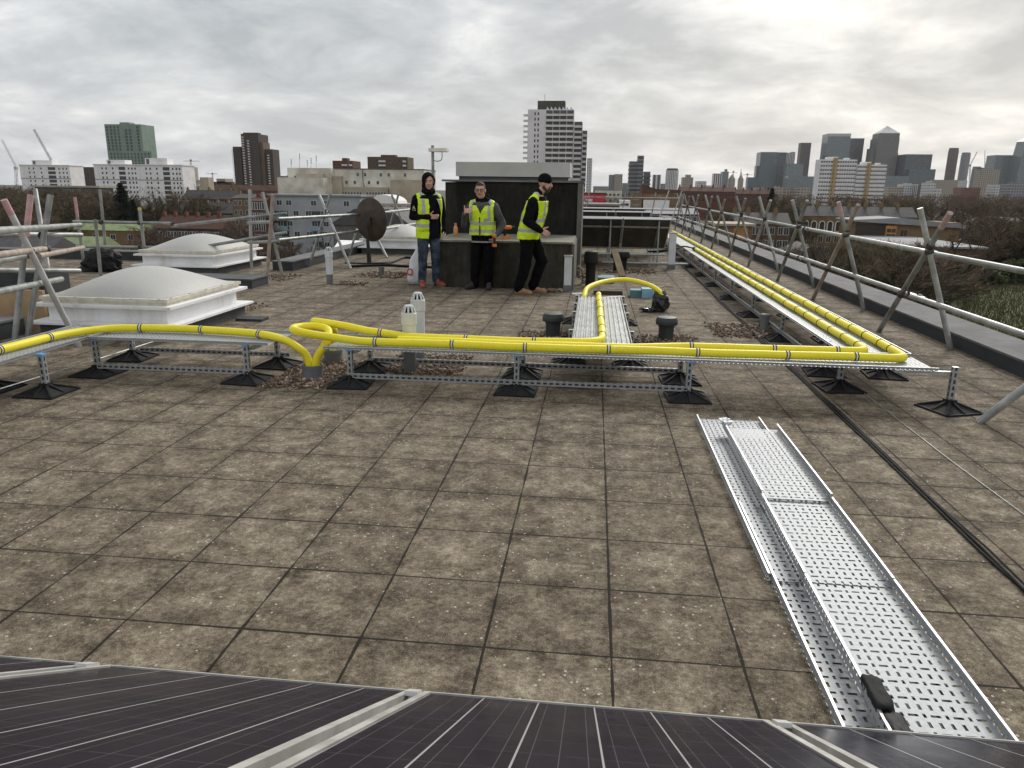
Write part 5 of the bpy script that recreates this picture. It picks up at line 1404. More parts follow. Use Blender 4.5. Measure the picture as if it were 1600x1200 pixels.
# ---- brown brick tower
D = 820
t, W, H = bld('brick_tower', 'dark brown stepped tower with white balcony stripes', 376, 403, 209, D, 26, 'brown_tower')
ox = ORG[t.name].x; z0 = GZ-.5
for (p0, p1, py, d0, mat) in ((363.5, 375.9, 229, 4, 'brown_tower'), (403.05, 410.5, 222, 3, 'brown_tower2'), (410.6, 425.5, 233, 6, 'brown_tower')):
    a, c = at(p0, py, D+d0), at(p1, py, D+d0); lbox(t, 'stepped_wing', a.x-ox, c.x-ox, d0, d0+18, 0, a.z-z0, mat)
    if p0 < 370: xl, zl = a.x-ox, a.z-z0
    if p0 > 408: xr, zr = a.x-ox, a.z-z0
bm_ = MB(); bm_.box(-1.1, 1.1, -1.4, -1.25, 0, 1.05); bm_.box(-1.1, 1.1, -1.4, -.001, -.2, 0); bb = bm_.mesh('balcony', M['balcony_white'])
balconies(t, [W*.12], [H-4-i*2.75 for i in range(24)], bb); balconies(t, [W*.42], [H-8-i*2.75 for i in range(22)], bb)
balconies(t, [xl-.8], [zl-4-i*2.75 for i in range(20)], bb, y=6); balconies(t, [xr+W*.32], [zr-7-i*2.75 for i in range(17)], bb, y=6)
windows(t, [(x, H-5-i*2.75) for x in (W*.62, W*.82) for i in range(22)], 1.0, 1.3)
lbox(t, 'roof_house', W*.05, W*.9, 4, 12, H, H+1.6, 'brown_tower')
# ---- twin brick blocks
for (p0, p1, py, r0, r1, rp, lab, mt_) in ((519.5, 551, 251, 532, 540, 246.5, 'small red brown tower block on the centre left skyline', 'brick_red'), (574, 636.5, 245, 593, 616, 241.5, 'wider brown brick block with white balconies on the skyline', 'brick_brown')):
    D = 520; t, W, H = bld('brick_block', lab, p0, p1, py, D, 18, mt_); ox = ORG[t.name].x
    a, c = at(r0, rp, D), at(r1, rp, D); lbox(t, 'roof_house', a.x-ox, c.x-ox, 3, 9, H, a.z-(GZ-.5), mt_)
    xs = (W*.33, W*.42, W*.93) if W > 20 else (W*.55, W*.66, W*.9)
    bm_ = MB(); bm_.box(-1.2, 1.2, -1.0, -.85, 0, 1.0); bm_.box(-1.2, 1.2, -1.0, -.001, -.18, 0); bb = bm_.mesh('balcony', M['balcony_white'])
    balconies(t, xs, [H-3.4-i*2.75 for i in range(8)], bb); windows(t, [(x, H-3-i*2.75) for x in fr(W*.05, W*.28, 2)+fr(W*.5, W*.85, 3) for i in range(8)], 1.1, 1.2)
# ---- cream complex
D = 262
t, W, H = bld('cream_building', 'stained cream flat roofed building with small square windows and roof aerials', 517, 662, 264, D, 20, 'cream_wall', pyr=266)
ox = ORG[t.name].x; z0 = GZ-.5
def blk(name, p0, p1, py, d0, d1, mat, zb=0):
    a, c = at(p0, py, D+d0), at(p1, py, D+d0); return lbox(t, name, a.x-ox, c.x-ox, d0, d1, zb, a.z-z0, mat), a.x-ox, c.x-ox, a.z-z0
blk('left_wing', 448.5, 516.5, 262, -3, 16, 'cream_wall'); blk('left_wing', 433, 505, 277, -9, -3.02, 'cream_wall'); blk('left_wing', 462, 502, 271, -6.2, -3.05, 'cream_wall2')
blk('link', 516, 533, 275, -2, -.02, 'cream_wall2')
lbox(t, 'lower_storey', 4, W*.62, -1.0, -.02, 0, H-6.0, 'cream_wall2')
lbox(t, 'right_wing', W*.66, W, -2.2, -.02, 0, H-3.4, 'cream_wall2')
lbox(t, 'parapet', -.1, W+.1, -.12, 20, H, H+.35, 'recess')
windows(t, [(x, H-2.3) for x in (W*.29, W*.37, W*.54, W*.625, W*.80)]+[(x, H-5.0) for x in (W*.165, W*.255, W*.41, W*.505)], .95, 1.15, True)
windows(t, [(x, H-9.2) for x in fr(W*.08, W*.34, 8)+fr(W*.38, W*.6, 7)], .8, 1.6, True, y=-1.0)
windows(t, [(x, H-3.3) for x in (-15, -12, -7)], .8, .9, True, y=-3)
for (px, py0, py1) in ((468, 240, 262), (486, 247, 263), (494, 243, 263), (455, 249, 262), (545, 252, 264), (480, 250, 262)):
    a, c = at(px, py1+3, D+4), at(px, py0, D+4); m = MB(); m.tube([(a.x-ox, 4, a.z-z0), (c.x-ox, 4, c.z-z0)], .06, 5)
    for k in range(3): m.box(c.x-ox-.18, c.x-ox+.18, 3.9, 4.1, c.z-z0-.3-k*.7, c.z-z0-.05-k*.7)
    inst('aerial', m.mesh('aerial', M['crane']), t)
m = MB(); m.tube(catmull([(W*.345, -.1, H), (W*.345, -.1, H-4), (W*.36, -.15, H-6), (W*.40, -.25, H-8), (W*.41, -1.1, H-9)], 4), .12, 6); inst('drain_pipe', m.mesh('drain_pipe', M['recess']), t)
# ---- blue grey flats
D = 205
t, W, H = bld('apartment_block', 'pale blue grey apartment block with teal glass balconies behind the dish', 412, 562, 306, D, 14, 'bluegrey_wall', pyr=307)
lbox(t, 'roof', -.5, W+.5, -.6, 14.4, H, H+.45, 'flat_roof')
rows = [H-2.55-i*2.85 for i in range(5)]
for r, z in enumerate(rows):
    xs = (.07, .16, .26, .52, .64, .86) if r % 2 == 0 else (.13, .33, .46, .62, .92)
    windows(t, [(W*x, z) for x in xs], 1.7, 1.35, True, bars=1)
for r, z in enumerate(rows[1:]):
    for x in (.19, .545, .92):
        lbox(t, 'door_recess', W*x-1.5, W*x+1.5, -.04, -.003, z-.9, z+1.3, 'win_dark'); lbox(t, 'balcony', W*x-1.6, W*x+1.6, -1.1, -1.0, z-1.1, z-.05, 'teal_glass'); lbox(t, 'balcony_floor', W*x-1.6, W*x+1.6, -1.1, -.05, z-1.25, z-1.12, 'bluegrey_wall')
t, W, H = bld('pale_block', 'pale curved roof block between the dish and the hooded man', 563, 662, 318, 225, 12, 'cream_wall2')
m = MB(); m.prism([(W*.05+W*.55*(1-math.cos(math.pi*i/10))/2, H+2.6*math.sin(math.pi*i/10)) for i in range(11)], .5, 11.5); inst('vaulted_roof', m.mesh('vaulted_roof', M['white_wall']), t)
windows(t, [(x, H-2.2-k*3) for x in fr(1, W-1, 7) for k in range(2)], 1.1, 1.6, True)
lbox(t, 'chimney', W*.8, W*.86, 2, 3, H, H+2.2, 'brick_dark')
t, W, H = bld('dark_hall', 'low dark sheet roofed hall behind the third skylight', 520, 640, 352, 120, 16, 'recess')
m = MB(); m.prism([(-.5, H), (W+.5, H), (W*.75, H+2.6), (W*.3, H+2.6)], -.4, 16.4); inst('roof', m.mesh('roof', M['slate']), t)

# ---- houses
def house(name, label, X, Y, w, d, h, rh, wall, roof, nwx=3, nwz=2, group=None, chim=1, gable_front=False, zg=None, near=True, ww=1.0, wh=1.5, stuff=False):
    zg = GZ-.4 if zg is None else zg
    t = thing(name, (X, Y, zg), label, 'house', group)
    lbox(t, 'wall', -w/2, w/2, 0, d, 0, h, wall)
    m = MB()
    if gable_front: m.prism([(-w/2-.25, h), (w/2+.25, h), (0, h+rh)], -.2, d+.2)
    else: m.prismx([(-.3, h), (d+.3, h), (d/2, h+rh)], -w/2-.12, w/2+.12)
    ro = inst('roof', m.mesh('roof', M[roof]), t)
    for k in range(chim):
        m = MB(); x = -w/2+.5+(w-1)*k; m.box(x-.35, x+.35, d/2-.55, d/2+.55, h+rh*.6, h+rh+1.0)
        for q in range(3): m.lathe((x, d/2-.35+.35*q, 0), [(.11, h+rh+1.0), (.09, h+rh+1.45)], 6)
        inst('chimney', m.mesh('chimney', M['brick_yellow' if roof == 'slate' else 'brick_red']), ro)
    if nwx: windows(t, [(x, h-2.3-k*2.9) for x in fr(-w/2+.3, w/2-.3, nwx) for k in range(nwz)], ww, wh, near)
    return t
def terrace(n, label, px0, px1, py, D, wall, roof, h, rh, group, **k):
    a, c = at(px0, py, D), at(px1, py, D); w = (c.x-a.x)/n; zt = (a.z+c.z)/2; zg = zt-rh-h
    for i in range(n): house('terraced_house', label, a.x+w*(i+.5), D+R.uniform(-.02, .02), w, 9, h+R.uniform(-.02, .02), rh, wall, roof, group=group, zg=zg, **k)
terrace(5, 'dark slate roofed terraced house left of the brown tower', 284, 368, 297, 330, 'brick_dark', 'slate', 14, 4, 'dark terrace below the far cranes')
terrace(6, 'brown brick terraced house with chimneys left of the scaffold posts', 262, 362, 317, 250, 'brick_brown', 'slate', 12, 3.4, 'brown terrace at the left')
terrace(2, 'yellow brown brick house beside the left scaffold posts', 362, 396, 303, 225, 'brick_yellow', 'slate', 16, 1.2, 'yellow brick houses', nwx=2, nwz=4)
terrace(2, 'red brick house with white framed windows behind the scaffold posts', 390, 412, 308, 200, 'brick_red', 'tile', 14, 1, 'red brick houses with white frames', nwx=2, nwz=4, ww=1.3, wh=1.9)
terrace(4, 'red roofed house below the brown tower', 330, 432, 289, 420, 'brick_red', 'tile', 18, 3, 'red roofed houses in the far left', near=False)
terrace(6, 'brown roofed terrace house in the low ground behind the second skylight', 240, 345, 338, 190, 'brick_dark', 'tile', 9, 3.2, 'brown roofs at the lower left')
def moss_house(label, px0, px1, py, D, h, rh):
    a, c = at(px0, py, D), at(px1, py, D); w = c.x-a.x
    house('mossy_house', label, (a.x+c.x)/2, D, w, 9, h, rh, 'brick_tan' if D > 170 else 'brick_yellow', 'moss_roof', 4, 2, None, 0, zg=a.z-rh-h, ww=1.5, wh=1.2)
moss_house('brown house with pale green mossy roof behind the scaffold', 104, 217, 346, 185, 13, 2.1)
moss_house('nearer house with a long light green roof below the scaffold rails', 66, 148, 370, 150, 10, 2.6)
house('white_trim_house', 'slate roofed house with white dormer windows at the far left edge', at(22, 370, 130).x, 130, 13, 9, 11, 2.4, 'white_wall', 'slate', 3, 2, zg=at(22, 372, 130).z-13.4)
t, W, H = bld('flat_roof_block', 'long low block with a flat brown roof among bare trees at the left', 54, 154, 291, 310, 10, 'recess')
lbox(t, 'roof', -.8, W+.8, -.8, 10.8, H-.5, H+.25, 'cream_wall2'); windows(t, [(x, H-2.3) for x in fr(W*.42, W*.72, 4)], 1.3, 1.0, True)
t, W, H = bld('brick_block', 'red brick block at the left end of the long white block', 129, 148, 261, 520, 14, 'brick_dark'); windows(t, [(x, H-3-i*2.8) for x in fr(.4, W-.4, 4) for i in range(7)], 1, 1.5)
t, W, H = bld('brick_block', 'low red brick block between the two white slab blocks', 107, 131, 275, 540, 14, 'brick_red'); windows(t, [(x, H-3-i*2.8) for x in fr(.4, W-.4, 5) for i in range(4)], 1, 1.4)
t, W, H = bld('white_gable', 'narrow pale concrete stair shaft standing in the left middle ground', 312, 325, 277, 400, 6, 'cream_wall2'); windows(t, [(W*.5, H-11)], 1.6, 2.2, True)
t, W, H = bld('concrete_core', 'grey concrete core under a tower crane at the left skyline', 296, 304, 261, 1500, 12, 'cream_wall2')
t, W, H = bld('blue_shed', 'dull blue industrial shed near the left skyline', 295, 313, 281, 1100, 20, M['bluegrey_wall'])
for i, (p0, p1, py, mt_) in enumerate(((270, 300, 287, 'cream_wall2'), (328, 362, 284, 'brick_dark'), (338, 352, 279, 'cream_wall2'), (425, 450, 275, 'brick_dark'))):
    lab = ('distant grey rooftop left of the concrete core', 'far dark rooftop under the small cranes', 'distant pale block by the brown tower', 'dark block right of the brown tower')[i]
    t, W, H = bld('distant_building', lab, p0, p1, py, 900, 20, mt_); windows(t, [(x, H-4-i_*3) for x in fr(1, W-1, 6) for i_ in range(3)], 1.4, 1.4)
# ---- cranes
def crane(label, bx, by0, by1, D, jib0, jib1, mat='crane', w=1.6, trolley=True):
    a, c = at(bx, by1, D), at(bx, by0, D)
    t = thing('tower_crane', (a.x, D, GZ), label, 'crane'); o = Vector((a.x, D, GZ))
    def lattice(p, q, w):
        m = MB(); p, q = Vector(p), Vector(q); d = (q-p); n_ = max(3, int(d.length/(w*1.6))); up = Vector((0, 1, 0)); s_ = d.normalized().cross(up).normalized()
        for u in (-.5, .5):
            for v in (-.5, .5): m.bar(p+s_*w*u+up*w*v, q+s_*w*u+up*w*v, w*.16, w*.16, uv=False)
        for k in range(n_):
            A_ = p+d*(k/n_); B_ = p+d*((k+1)/n_); u = .5 if k % 2 else -.5
            for v in (-.5, .5): m.bar(A_+s_*w*u+up*w*v, B_-s_*w*u+up*w*v, w*.1, w*.1, uv=False)
        return m
    base = Vector((0, 0, 0)); top = c-o
    inst('mast', lattice(base, top, w).mesh('mast', M[mat]), t)
    j0, j1 = at(*jib0, D)-o, at(*jib1, D)-o
    inst('jib', lattice(j0, j1, w*.75).mesh('jib', M[mat]), t)
    m = MB(); m.box(top.x-w*.8, top.x+w*.8, -w*.8, w*.8, top.z-w, top.z+w*.6); inst('cab', m.mesh('cab', M[mat]), t)
crane('tall luffing crane with a dark raised jib above the far left white block', 82, 253, 300, 700, (82, 254), (53, 202), 'crane', 1.9)
crane('pale luffing crane at the extreme left edge', 25, 262, 300, 900, (26, 262), (3, 218), 'crane_pale', 2.2)
crane('small flat top crane over the concrete core at left', 298, 250, 290, 1500, (287, 251.5), (312, 252), 'crane', 2.0)
crane('tiny crane right of the pale stair shaft', 332, 271, 300, 1700, (322, 271), (340, 271.5), 'crane', 2.0)
crane('small crane left of the distant glass towers', 1146, 268, 300, 2100, (1136, 269), (1153, 270), 'crane', 2.4)
crane('hammerhead crane just left of the wide glass tower', 1168, 272, 300, 2100, (1155, 273), (1176, 273), 'crane', 2.6)
crane('thin luffing crane between the two round towers at right', 1516, 258, 300, 2350, (1516, 258), (1527, 237), 'crane', 2.6)
crane('slim crane between distant towers in the centre right', 1158, 270, 300, 2250, (1157, 282), (1158, 264), 'crane', 2.2)

# ---- middle distance, right of the plant room
t, W, H = bld('red_shed', 'bright red clad shed right of the plant room', 913, 947, 303, 330, 20, 'red_paint'); lbox(t, 'roof', -.3, W+.3, -.3, 20.3, H, H+.5, 'brick_dark'); lbox(t, 'canopy', 0, W*.4, -2, -.01, H-3.5, H-2.2, 'white_wall')
t, W, H = bld('beige_block', 'beige building under a broad brick red roof in the centre right', 1004, 1046, 302, 235, 16, 'brick_tan'); ox, z0 = ORG[t.name].x, GZ-.5
m = MB(); a, c = at(1004, 288, 235), at(1066, 300, 235); hh = H
m.prism([(-.2, hh), (at(1066, 302, 235).x-ox, hh), (at(1066, 297, 235).x-ox, at(1066, 297, 235).z-z0), (at(1025, 295, 235).x-ox, at(1025, 295, 235).z-z0), (at(1004, 288, 235).x-ox, at(1004, 288, 235).z-z0)], -.3, 14); inst('roof', m.mesh('roof', M['tile']), t)
lbox(t, 'lower_front', .2, W-.1, -3, -.01, 0, H-2.0, 'white_wall'); windows(t, [(W*.62, H-2.3)], .7, 1.5, True)
lbox(t, 'right_wing', W+.01, W+4.5, .3, 14, 0, H-.2, 'brick_tan')
t, W, H = bld('tan_block', 'small tan block with slot windows left of the beige building', 988, 1003.5, 303, 232, 12, 'brick_tan'); windows(t, [(W*.4, H-1.6-i*1.9) for i in range(3)], 1.6, .4, True)
t, W, H = bld('white_block', 'small white flat roofed building in the centre low ground', 969, 985, 313, 180, 8, 'white_wall'); windows(t, [(W*.5, H-1.2-i*1.5) for i in range(3)], 1.9, .5, True)
t, W, H = bld('shed', 'low tan shed behind the solar rows', 915, 968, 321, 150, 10, 'brick_tan'); lbox(t, 'roof', -.4, W+.4, -.4, 10.4, H, H+.35, 'flat_roof')
t, W, H = bld('pale_sheds', 'row of pale low roofs beyond the red shed', 930, 972, 298, 480, 20, 'cream_wall'); windows(t, [(x, H-3) for x in fr(1, W-1, 6)], 1.4, 1.2)
terrace(3, 'red brick house with tall white framed windows beyond the scaffold end', 1012, 1092, 326, 118, 'brick_red', 'flat_roof', 13, .8, 'white framed houses at the roof end', nwx=2, nwz=3, ww=1.3, wh=1.9, chim=0)
terrace(5, 'red brick terrace under the far round towers', 1062, 1150, 292, 420, 'brick_red', 'tile', 15, 2.4, 'red terrace in the centre distance', near=False)
terrace(5, 'red brown terrace behind the bare trees', 1150, 1215, 296, 460, 'brick_red', 'tile', 15, 2.6, 'red terrace right of centre', near=False)
terrace(4, 'brown house with pale window frames behind the crossed scaffold poles', 1150, 1238, 333, 175, 'brick_brown', 'slate', 10.5, 2.4, 'brown houses behind the right scaffold', nwx=2, nwz=3, ww=1.1, wh=1.6)
t, W, H = bld('amber_pavilion', 'orange timber fronted building seen through the right scaffold', 1122, 1176, 353, 140, 10, 'brick_tan'); lbox(t, 'roof', -.5, W+.5, -.6, 10.5, H, H+.4, 'cream_wall2')
lbox(t, 'timber_screen', W*.45, W*.88, -.12, -.002, H-4.2, H-.2, 'amber'); windows(t, [(x, H-3-i*1.6) for x in fr(W*.5, W*.85, 3) for i in range(2)], .9, .9, True, 'amber', y=-.125)
# arched terrace
def arch_mesh(w, h, ring):
    m = MB(); n_ = 10
    def prof(w, h): return [(-w/2, 0), (w/2, 0)]+[(w/2*math.cos(math.pi*i/n_), h-w/2+w/2*math.sin(math.pi*i/n_)) for i in range(n_+1)]
    m.prism(prof(w, h), -.10 if ring else -.14, -.002); return m
AF = arch_mesh(1.7, 2.9, True).mesh('arched_window', M['win_frame']); AP = arch_mesh(1.15, 2.5, False).mesh('pane', M['win_dark'])
D = 215; a, c = at(1256, 322, D), at(1436, 323, D); n_ = 7; w_ = (c.x-a.x)/n_
for i in range(n_):
    h_ = a.z-2.6-(GZ-.4)
    t = house('arched_house', 'brown brick villa with white arched windows behind the right scaffold', a.x+w_*(i+.5), D, w_*.995, 9, h_, 2.6, 'brick_yellow', 'slate', 0, 0, 'arched window villas at the right', chim=1)
    for x in fr(-w_/2, w_/2, 2):
        o = inst('arched_window', AF, t, (x, 0, h_-4.1)); inst('pane', AP, o, (0, 0, .2))
        fm, pp, _ = win_mesh(1.35, 1.7); 
        for q in (7.0, 10): o = inst('window', fm, t, (x, 0, h_-q)); inst('pane', pp, o)
t, W, H = bld('school_building', 'modern tan school block with an orange framed window in the right middle ground', 1338, 1502, 347, 185, 12, 'brick_tan'); ox = ORG[t.name].x
lbox(t, 'left_wing', -.01, W*.30, -.5, -.001, 0, H-.6, 'brick_dark')
m = MB(); m.prism([(-1, H), (W+.6, H-1.2), (W+.6, H-.4), (W*.4, H+1.0), (-1, H+.35)], -1.2, 12.6); inst('roof', m.mesh('roof', M['flat_roof']), t)
lbox(t, 'window_frame', W*.28, W*.385, -.9, -.51, H-5.0, H-.9, 'amber')
windows(t, [(W*.333, H-2.4-i*1.25) for i in range(3)], 2.2, .85, True, 'amber', 1, y=-.91); windows(t, [(W*.47, H-3.4)], 1.8, 1.6, True, 'amber', 1)
t, W, H = bld('flat_hall', 'long grey flat roofed hall below the school', 1420, 1540, 388, 150, 34, 'brick_brown', z0=GZ-.5); lbox(t, 'roof', -.5, W+.5, -.5, 34.5, H, H+.35, 'flat_roof')
t, W, H = bld('annex', 'small grey sloped roof annex low behind the second scaffold bay', 1228, 1296, 405, 112, 9, 'brick_dark'); m = MB(); m.prism([(-.5, H), (W+.5, H), (W*.6, H+2)], -.4, 9.4); inst('roof', m.mesh('roof', M['slate']), t)
t, W, H = bld('terrace_flats', 'white banded low flats at the right edge', 1566, 1640, 341, 240, 12, 'brick_brown'); 
for k in range(4): lbox(t, 'band', -.1, W+.1, -.3, -.002, H-.9-k*2.7, H-.1-k*2.7, 'white_wall')
windows(t, [(x, H-2.2-k*2.7) for x in fr(.4, W-.4, 9) for k in range(3)], 1.1, 1.1, True)
# ---- distance
M['far_tan'] = mat_facade('far tan facade', (.36, .31, .25), (.10, .10, .10), 3.2, 3.1, .5, .5)
M['far_grey'] = mat_facade('far grey facade', (0.259, 0.266, 0.274), (0.086, 0.094, 0.101), 3.0, 3.2, .55, .5)
M['far_pale'] = mat_facade('far pale facade', (.52, .52, .51), (.16, .17, .18), 2.8, 3.1, .5, .45)
M['far_stripe'] = mat_facade('far striped facade', (.60, .58, .56), (.06, .06, .07), 5.0, 300, .55, 1.1)
M['far_glass'] = mat_facade('far blue green glass', (0.054, 0.076, 0.083), (0.068, 0.094, 0.101), 3.0, 4.0, .88, .72, .35, .12, var=.3)
M['far_glass2'] = mat_facade('far pale glass', (0.108, 0.130, 0.140), (0.137, 0.162, 0.176), 3.2, 4.0, .85, .70, .4, .12, var=.3)
M['far_dark'] = mat_facade('far dark glass', (0.043, 0.050, 0.054), (0.072, 0.083, 0.086), 4.0, 4.0, .7, .6, .4, .15, var=.5)
M['far_steel'] = mat_facade('far steel clad', (0.144, 0.140, 0.130), (0.086, 0.086, 0.083), 3.2, 3.9, .5, .55, .5, .25, var=.3)
M['far_brown'] = mat_facade('far brown grid', (0.122, 0.101, 0.090), (0.058, 0.054, 0.054), 3.0, 3.2, .5, .5)
M['far_red'] = mat_facade('far red brick', (.20, .085, .065), (.10, .07, .07), 3.2, 3.0, .45, .5)
M['far_balc'] = mat_facade('dark stacked balconies', (.22, .23, .24), (.045, .05, .06), 400, 3.1, 2, .62, .7, .2)
def far(label, px0, px1, py, D, mat, depth=None, name='distant_tower', top=None):
    t, W, H = bld(name, label, px0, px1, py, D, depth or 30, M[mat])
    if top: lbox(t, 'roof_house', W*top[0], W*top[1], 4, 14, H, H+top[2], mat)
    return t, W, H
far('slim pale grey tower just right of the tall white tower', 917.5, 925.5, 247, 900, 'far_pale')
far('tan office slab on the centre skyline', 960, 973, 272, 1100, 'far_tan'); far('grey slab joined to the tan office slab', 952, 960, 273, 1105, 'far_grey')
far('low grey block right of the tan office slab', 973, 985, 286, 1150, 'far_grey')
t, W, H = far('dark stepped balcony tower on the centre skyline', 984, 997, 252, 620, 'far_balc', 16)
ox, z0 = ORG[t.name].x, GZ-.5
for p0, p1, py, d0 in ((997.1, 1006.5, 243, -2), (1006.6, 1016.5, 268, 1)):
    a, c = at(p0, py, 620+d0), at(p1, py, 620+d0); lbox(t, 'stepped_wing', a.x-ox, c.x-ox, d0, d0+14, 0, a.z-z0, 'far_balc')
for p0, p1, py in ((983, 1007, 252), (1005, 1017.5, 268)):
    a, c = at(p0, py, 618), at(p1, py, 618)
    for k in range(9): lbox(t, 'balcony', a.x-ox-.4, a.x-ox+2.0 if p0 < 1000 else c.x-ox, -3, -2.01, a.z-z0-4-k*3.1, a.z-z0-3-k*3.1, 'recess')
far('slim white framed tower in the centre distance', 1021, 1033, 273, 900, 'far_stripe', 12)
a, c = at(1041.5, 264, 900), at(1060, 264, 900); rr = (c.x-a.x)/2
t = thing('round_tower', ((a.x+c.x)/2, 900, GZ-.5), 'round tower with vertical white stripes in the centre distance', 'building'); H = a.z-GZ
m = MB(); m.lathe((0, 0, 0), [(rr, 0), (rr, H)], 28); inst('wall', m.mesh('wall', M['recess']), t)
m = MB(); m.lathe((0, 0, 0), [(rr*.95, H), (rr*.9, H+1.2)], 24); inst('roof', m.mesh('roof', M['recess']), t)
fin = MB(); fin.box(-.55, .55, -rr-.5, -rr+.1, 0, H-1); FM = fin.mesh('fin', M['balcony_white'])
for k in range(22): inst('fin', FM, t, (0, 0, 0), 2*math.pi*k/22)
far('beige stepped tower right of the round striped tower', 1067, 1083.5, 277, 1200, 'far_tan', 20, top=(.3, .8, 4)); far('small pale block in the gap right of the beige tower', 1090, 1104, 283, 1300, 'far_pale')
far('pale striped tower at the left of the distant cluster', 1116, 1128, 271, 1900, 'far_stripe'); far('pale glass tower with slanted top in the distant cluster', 1129, 1139, 268, 2000, 'far_glass2', top=(.4, .8, 6))
for (p0, p1, py, lab) in ((1140, 1149, 279, 'distant domed concrete tower left of the slim crane'), (1155, 1162, 279, 'distant domed concrete tower under the slim crane')):
    t, W, H = far(lab, p0, p1, py, 2000, 'far_tan', 16); m = MB(); m.lathe((W/2, 8, 0), [(W/2, H), (W*.4, H+4), (W*.2, H+8), (.3, H+11)], 12); inst('dome', m.mesh('dome', M['far_tan']), t)
# financial district
DD = 2400
far('wide dark glass tower at the left of the skyscraper cluster', 1189, 1216, 237.5, DD, 'far_glass', 60); far('right half of the wide dark glass tower, a shade darker', 1216.2, 1229.5, 238, DD+6, 'far_dark', 50)
far('narrow shoulder block left of the wide glass tower', 1182.5, 1188.8, 259, DD+10, 'far_dark'); far('low glass block at the foot of the skyscrapers, left end', 1169, 1188, 277, DD-200, 'far_glass', 30)
far('grey tower peeking behind the wide glass tower', 1230, 1243, 238.5, DD+300, 'far_stripe', top=(.5, 1, 3)); far('lower pale glass tower in front of the slim brown one', 1229.6, 1256, 255.5, DD-100, 'far_glass2')
t, W, H = far('slim brown grey skyscraper left of the orange striped slabs', 1252, 1268, 223, DD+100, 'far_brown', 30)
far('broad low blue glass block between the towers', 1232, 1281, 275.5, DD-400, 'far_glass2', 40)
t, W, H = far('big pale glass tower behind the orange striped slabs', 1294, 1329.5, 213, DD, 'far_glass2', 60); lbox(t, 'crown', 0, W, -.3, 60, H, H+8, 'far_pale')
far('darker glass tower leaning behind the big pale one', 1329.8, 1351, 216, DD+40, 'far_dark', 50); far('low wing left of the big pale glass tower', 1290, 1293.8, 243, DD, 'far_glass')
t, W, H = bld('pyramid_tower', 'tallest steel clad skyscraper with a shining pyramid roof', 1372, 1406, 216, DD-50, 60, M['far_steel'], pyr=216)
ox, z0 = ORG[t.name].x, GZ-.5
a, c = at(1376, 208, DD-50), at(1409, 208, DD-50); zt = a.z-z0; x0, x1 = W*.05, W*1.0
lbox(t, 'upper_shaft', x0, x1, 3, 57, H, zt, 'far_steel'); ap = at(1392, 195, DD-50).z-z0
m = MB(); xc = (x0+x1)/2; m.add([(x0, 3, zt+.5), (x1, 3, zt+.5), (x1, 57, zt+.5), (x0, 57, zt+.5), (xc, 30, ap)], [(0, 1, 4), (1, 2, 4), (2, 3, 4), (3, 0, 4), (3, 2, 1, 0)])
inst('pyramid_roof', m.mesh('pyramid_roof', pm('steel pyramid roof', (.62, .62, .60), (.5, .5, .49), .05, .35, .3)), t)
lbox(t, 'side_shaft', -W*.17, -.01, 10, 50, 0, at(1368, 233, DD).z-z0, 'far_steel'); lbox(t, 'side_shaft', W+.01, W*1.09, 10, 50, 0, at(1408, 240, DD).z-z0, 'far_dark')
far('low glass block at the foot of the pyramid tower', 1384, 1421, 275, DD-300, 'far_glass2', 40)
t, W, H = far('dark boxy glass tower right of the pyramid tower', 1416, 1457.5, 241, DD-100, 'far_dark', 60); lbox(t, 'front_box', W*.1, W*1.09, -20, -.1, 0, H*.68, 'far_glass')
for (p0, p1, py, D, lab, mt_) in ((1483, 1498.5, 232, DD+200, 'left of two slim rounded skyscrapers at the right', 'far_brown'), (1503, 1517, 239, DD+250, 'right of two slim rounded skyscrapers at the right', 'far_grey'), (1520, 1533.5, 261, DD+150, 'shorter rounded tower beside the thin crane', 'far_grey')):
    a, c = at(p0, py, D), at(p1, py, D); rr = (c.x-a.x)/2; H = a.z-GZ
    t = thing('round_tower', ((a.x+c.x)/2, D, GZ-.5), lab, 'building'); m = MB(); m.lathe((0, 0, 0), [(rr, 0), (rr, H-6), (rr*.93, H-5.8), (rr*.93, H)], 24); inst('wall', m.mesh('wall', M[mt_]), t)
    m = MB(); m.lathe((0, 0, 0), [(rr*.9, H+.05), (rr*.85, H+2)], 20); inst('roof', m.mesh('roof', M['recess']), t)
far('dark slender block with a mast near the right edge', 1533.8, 1547, 262, DD+100, 'far_dark'); a, c = at(1539, 262, DD), at(1539, 234, DD)
m = MB(); m.tube([a, c], [1.4, .5], 6); m.build('mast', M['crane'], label='thin mast rising near the right edge of the skyline', cat='mast')
t, W, H = far('glass tower with curved right edge at the right', 1556, 1584, 244, DD-100, 'far_glass2', 50); m = MB(); m.prism([(W+.01, 0), (W*1.18, 0), (W*1.14, H*.4), (W*1.26, H)], 0, 50) ; m.v = m.v; inst('curved_side', MB().add(m.v, m.f).mesh('curved_side', M['far_grey']), t)
lbox(t, 'crown', 0, W*1.26, -.2, 50.2, H, H+3, 'far_grey')
t, W, H = bld('sliver_tower', 'tall glass tower cut by the right edge of the picture', 1592, 1640, 262, DD-150, 50, M['far_glass2']); m = MB(); m.prism([(0, H), (W, H), (W, H+110), (W*.10, H+70)], 0, 50); inst('upper_shaft', m.mesh('upper_shaft', M['far_glass2']), t)
